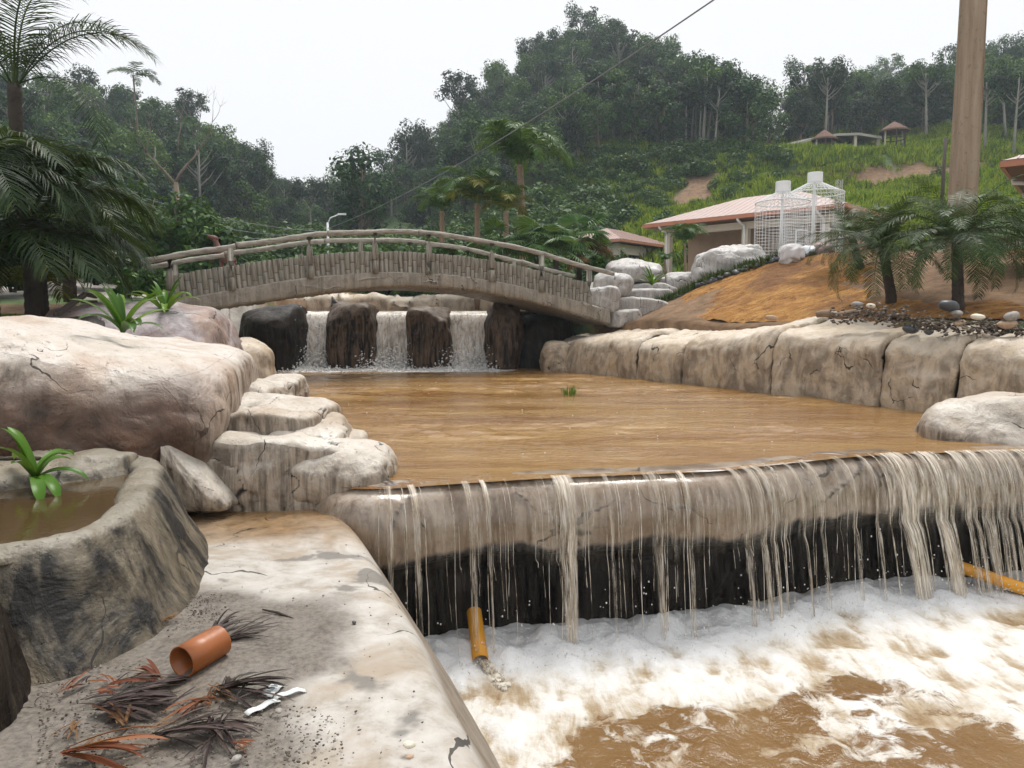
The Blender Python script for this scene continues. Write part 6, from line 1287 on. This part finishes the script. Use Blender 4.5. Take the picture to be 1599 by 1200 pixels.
# ================================================================== foreground things
M['orange_pipe'] = simple('orange_pvc', (0.42, 0.135, 0.03), .35, .2, 3, .1); M['orange_dark'] = simple('stained_orange_pvc', (0.19, 0.058, 0.014), .4, .6, 9, .3); M['pipe_yellow'] = simple('yellow_pvc', (0.60, 0.27, 0.02), .3, .2, 4, .1)
def pipe(name, p0, d, L, r, th, mat, label, cat='pipe', inner=None):
    d = Vector(d).normalized(); q = d.to_track_quat('Z', 'Y').to_matrix(); n = 28; rows = [(r, 0), (r, L * .5), (r * 1.0, L), (r - th, L), (r - th, L * .5), (r - th, .0), (r, 0)]
    A = np.array([[(q @ Vector((a * math.cos(6.283 * j / n), a * math.sin(6.283 * j / n), z)))[:] for j in range(n)] for a, z in rows])
    o = link(name, mesh(name, A, gridfaces(len(rows), n, True)[:, ::-1], mat, False), None, p0)
    if inner:
        mb = MB(); mb.tube([q @ Vector((0, 0, .012)), q @ Vector((0, 0, .035))], r - th - .001, 20); mb.build('shade_plug', inner, o)
    return tag(o, label, cat)
c = on(322, 1040, 0.02); r_ = .068
pipe('pipe_offcut', (c.x + .02, c.y + .10, r_ + .02), (-.42, -1.0, -.04), .21, r_, .006, M['orange_dark'], 'short orange-brown pipe offcut lying on the platform litter', inner=M['rock_dark'])
# drain pipes in the spillway wall
p = at(738, 985, 5.72); pipe('drain_pipe', (p.x, 5.95, p.z + .06), (.10, -.62, -.28), .50, .062, .006, M['pipe_yellow'], 'orange drain pipe jutting from the foot of the spillway wall into the foam')
p = at(1555, 905, 6.9); pipe('drain_pipe', (p.x - .25, 7.12, p.z + .06), (.85, -.45, -.24), .9, .06, .006, M['pipe_yellow'], 'orange drain pipe low on the right end of the spillway')
# jet from the drain pipe
a = at(757, 1035, 5.45); b_ = at(785, 1092, 5.2); mb = MB(); n = 10
for k in range(14):
    ox, oy = random.uniform(-.035, .035), random.uniform(-.03, .03); mb.tube([(a.x + ox, a.y + oy, a.z + .0), (a.x * .5 + b_.x * .5 + ox * 1.3, a.y * .5 + b_.y * .5 + oy, a.z * .45 + b_.z * .55 + .03), (b_.x + ox * 1.8, b_.y + oy * 1.5, -1.2)], [.02, .022, .026], 6)
tag(mb.build('pipe_jet', M['strand'], None, True), 'muddy jet of water pouring from the drain pipe', 'water', kind='stuff')
# paper strips
M['paper'] = simple('wet_paper', (0.66, 0.68, 0.67), .6, .06, 8, .1); M['ink'] = simple('faded_ink', (0.16, 0.20, 0.20), .7, .2, 8, 0)
def strip(px0, py0, px1, py1, w, lift, label, marks=0):
    a = on(px0, py0, .012); b_ = on(px1, py1, .012); d = (b_ - a); L = d.length; dn = d.normalized(); s_ = Vector((-dn.y, dn.x, 0)); n = 8; A = []
    for j in range(n + 1): f = j / n; c = a + d * f; z = .012 + lift * math.sin(f * 3.1) + .004 * math.sin(f * 11); A.append([(c - s_ * w / 2).to_tuple()[:2] + (z,), (c + s_ * w / 2).to_tuple()[:2] + (z + .003,)])
    A = np.array(A); c0 = A.mean((0, 1)); e = link('paper_strip', mesh('paper_strip', A - c0, gridfaces(n + 1, 2)[:, ::-1], M['paper'], True), None, c0); tag(e, label, 'paper')
    mod = e.modifiers.new('thick', 'SOLIDIFY'); mod.thickness = .0015
    if marks:
        mb = MB()
        for j in range(marks): f = .2 + .6 * j / marks; c = a + d * f - Vector(c0); mb.box((c.x, c.y, .016 + lift * math.sin(f * 3.1) + .004 - c0[2]), (.006, w * (.35 + .25 * (j % 2)), .001), math.atan2(dn.y, dn.x))
        mb.build('print', M['ink'], e)
strip(384, 1116, 436, 1092, .030, .004, 'white paper strip lying flat, lower of the three scraps'); strip(428, 1092, 478, 1078, .028, .012, 'white paper strip bent upward at the right of the scraps'); strip(416, 1088, 438, 1070, .05, .010, 'small printed paper scrap between the two strips', 5)
# dry palm debris
def debris(px, py, az, L, W, seed, label, mat='leaf_dry', n=9):
    p = on(px, py, .03); e = empty('dry_palm_leaf', p, az); g = random.Random(seed)
    for k in range(n):
        me = strap(950 + seed * 11 + k, L * g.uniform(.6, 1.1), W * g.uniform(.6, 1.2), g.uniform(.05, .35), g.uniform(.3, .7), M[mat]); o = link('blade', me, e, (g.uniform(-.02, .02), g.uniform(-.02, .02), 0)); o.rotation_euler = (g.uniform(-.5, .5), g.uniform(-.1, .15), g.uniform(-.5, .5))
    return tag(e, label, 'dry leaf')
M['leaf_purple'] = leafmat('dark_dry_leaves', [(0.1, (0.012, 0.008, 0.008)), (0.6, (0.05, 0.032, 0.03)), (0.97, (0.17, 0.12, 0.10))], .1, .5, .3); M['leaf_red'] = leafmat('reddish_dry_leaves', [(0.1, (0.09, 0.022, 0.012)), (0.6, (0.22, 0.07, 0.03)), (0.97, (0.34, 0.15, 0.07))], .15, .6, .3)
debris(335, 985, 1.3, .20, .018, 1, 'splayed dark dry palm leaf behind the pipe offcut', 'leaf_purple', 11); debris(350, 1000, .7, .28, .008, 2, 'shredded fibrous palm leaf right of the pipe offcut', 'leaf_purple', 22); debris(340, 1075, -.25, .32, .016, 3, 'long dark palm leaf pointing at the paper strips', 'leaf_purple', 14); debris(320, 1090, -1.9, .16, .014, 4, 'rusty dry leaf in front of the pipe offcut', 'leaf_red', 9)
debris(250, 1060, 2.9, .20, .013, 5, 'rusty dry leaf between pipe offcut and planter', 'leaf_red', 9); debris(150, 1105, .1, .30, .014, 6, 'heap of dark dry leaves against the planter foot', 'leaf_purple', 26); debris(100, 1175, .0, .36, .022, 7, 'long reddish dry palm sheath at the bottom of the litter', 'leaf_red', 10); debris(240, 1150, .3, .30, .012, 8, 'dark stringy palm leaf beside the reddish sheath', 'leaf_purple', 24); debris(330, 1130, -.4, .22, .012, 9, 'dark torn leaf below the rusty one', 'leaf_purple', 16)
debris(255, 970, 1.0, .10, .010, 10, 'small dry leaf tucked at the planter foot', 'leaf_dry', 6); debris(270, 1090, 3.3, .22, .012, 11, 'dark shredded leaf left of the rusty leaf', 'leaf_purple', 18); debris(190, 1130, 2.2, .18, .010, 12, 'brown frayed leaf lying across the dark heap', 'leaf_dry', 12); debris(290, 1060, -2.6, .20, .009, 13, 'wispy dark fibres under the mouth of the pipe offcut', 'leaf_purple', 20)
for k in range(22):
    px = 90 + 290 * random.random(); py = 1030 + 0.12 * px + 110 * random.random()
    debris(px, min(py, 1190), random.uniform(0, 6.28), random.uniform(.07, .16), random.uniform(.006, .011), 20 + k, 'crumpled scrap of dark dead leaf in the litter heap', random.choice(('leaf_purple', 'leaf_purple', 'leaf_dry', 'leaf_red')), 5)['group'] = 'leaf scraps in the litter'
pts = []; g = np.random.default_rng(31)
for k in range(1500):
    px = 60 + 480 * g.random() ** 1.2; py = 1000 + 200 * g.random(); 
    if py < 1000 + (px - 60) * .25: continue
    p = on(px, py, .0); pts.append((p.x, p.y, .01))
for k in range(500): p = on(280 + 60 * g.random() + g.normal(0, 10), 930 + 80 * g.random(), 0); pts.append((p.x, p.y, .008))
for k in range(160): p = on(330 + 330 * g.random(), 850 + 330 * g.random(), 0); pts.append((p.x, p.y, .004))
litter('grit', np.array(pts), .0015, .006, M['gravel'], 'scattered grit and crumbs on the platform', 33, 'grit')
for (px, py, s, kd, lab) in [(639, 1163, .045, 'pebble_pale', 'bluish white pebble near the platform edge'), (640, 1182, .03, 'pebble_tan', 'reddish pebble next to the white one'), (377, 1164, .045, 'pebble_tan', 'brown pebble in the grit below the paper'), (369, 1185, .04, 'pebble', 'grey pebble at the bottom of the grit'), (553, 972, .03, 'pebble_dark', 'black pebble alone on the pale cement'), (352, 1010, .04, 'pebble_dark', 'dark pebble right of the pipe offcut'), (435, 1110, .035, 'pebble', 'grey pebble under the paper strips')]:
    stone(on(px, py, .02), s, kd, lab)
mb = MB(); a = on(410, 952, .012); b_ = on(458, 966, .012); mb.tube([a, a.lerp(b_, .5) + Vector((0, 0, .006)), b_], [.004, .007, .003], 6); tag(mb.build('twig', M['bark_dark'], None, True), 'thin dark twig on the pale cement right of the litter', 'twig')
# weed floating on the pool
p = on(890, 617, .2); e = empty('floating_weed', p); link('foliage', tuftmesh(370, 40, .22, M['brom'], .008, .16), e); tag(e, 'small tuft of green weed floating on the pool', 'weed')
# ================================================================== haze
mb = MB(); mb.box((0, 150, 25.6), (560, 420, 58)); m = bpy.data.materials.new('mist'); m.use_nodes = True; nt = m.node_tree
for n_ in list(nt.nodes): nt.nodes.remove(n_)
o_ = nt.nodes.new('ShaderNodeOutputMaterial'); v_ = nt.nodes.new('ShaderNodeVolumePrincipled'); v_.inputs['Color'].default_value = (.80, .91, 1, 1); v_.inputs['Density'].default_value = 0.0009; v_.inputs['Anisotropy'].default_value = 0.2; nt.links.new(v_.outputs[0], o_.inputs['Volume'])
hz = mb.build('haze', m); hz['kind'] = 'stuff'; tag(hz, 'thin white mist hanging in the valley and over the hills', 'haze')
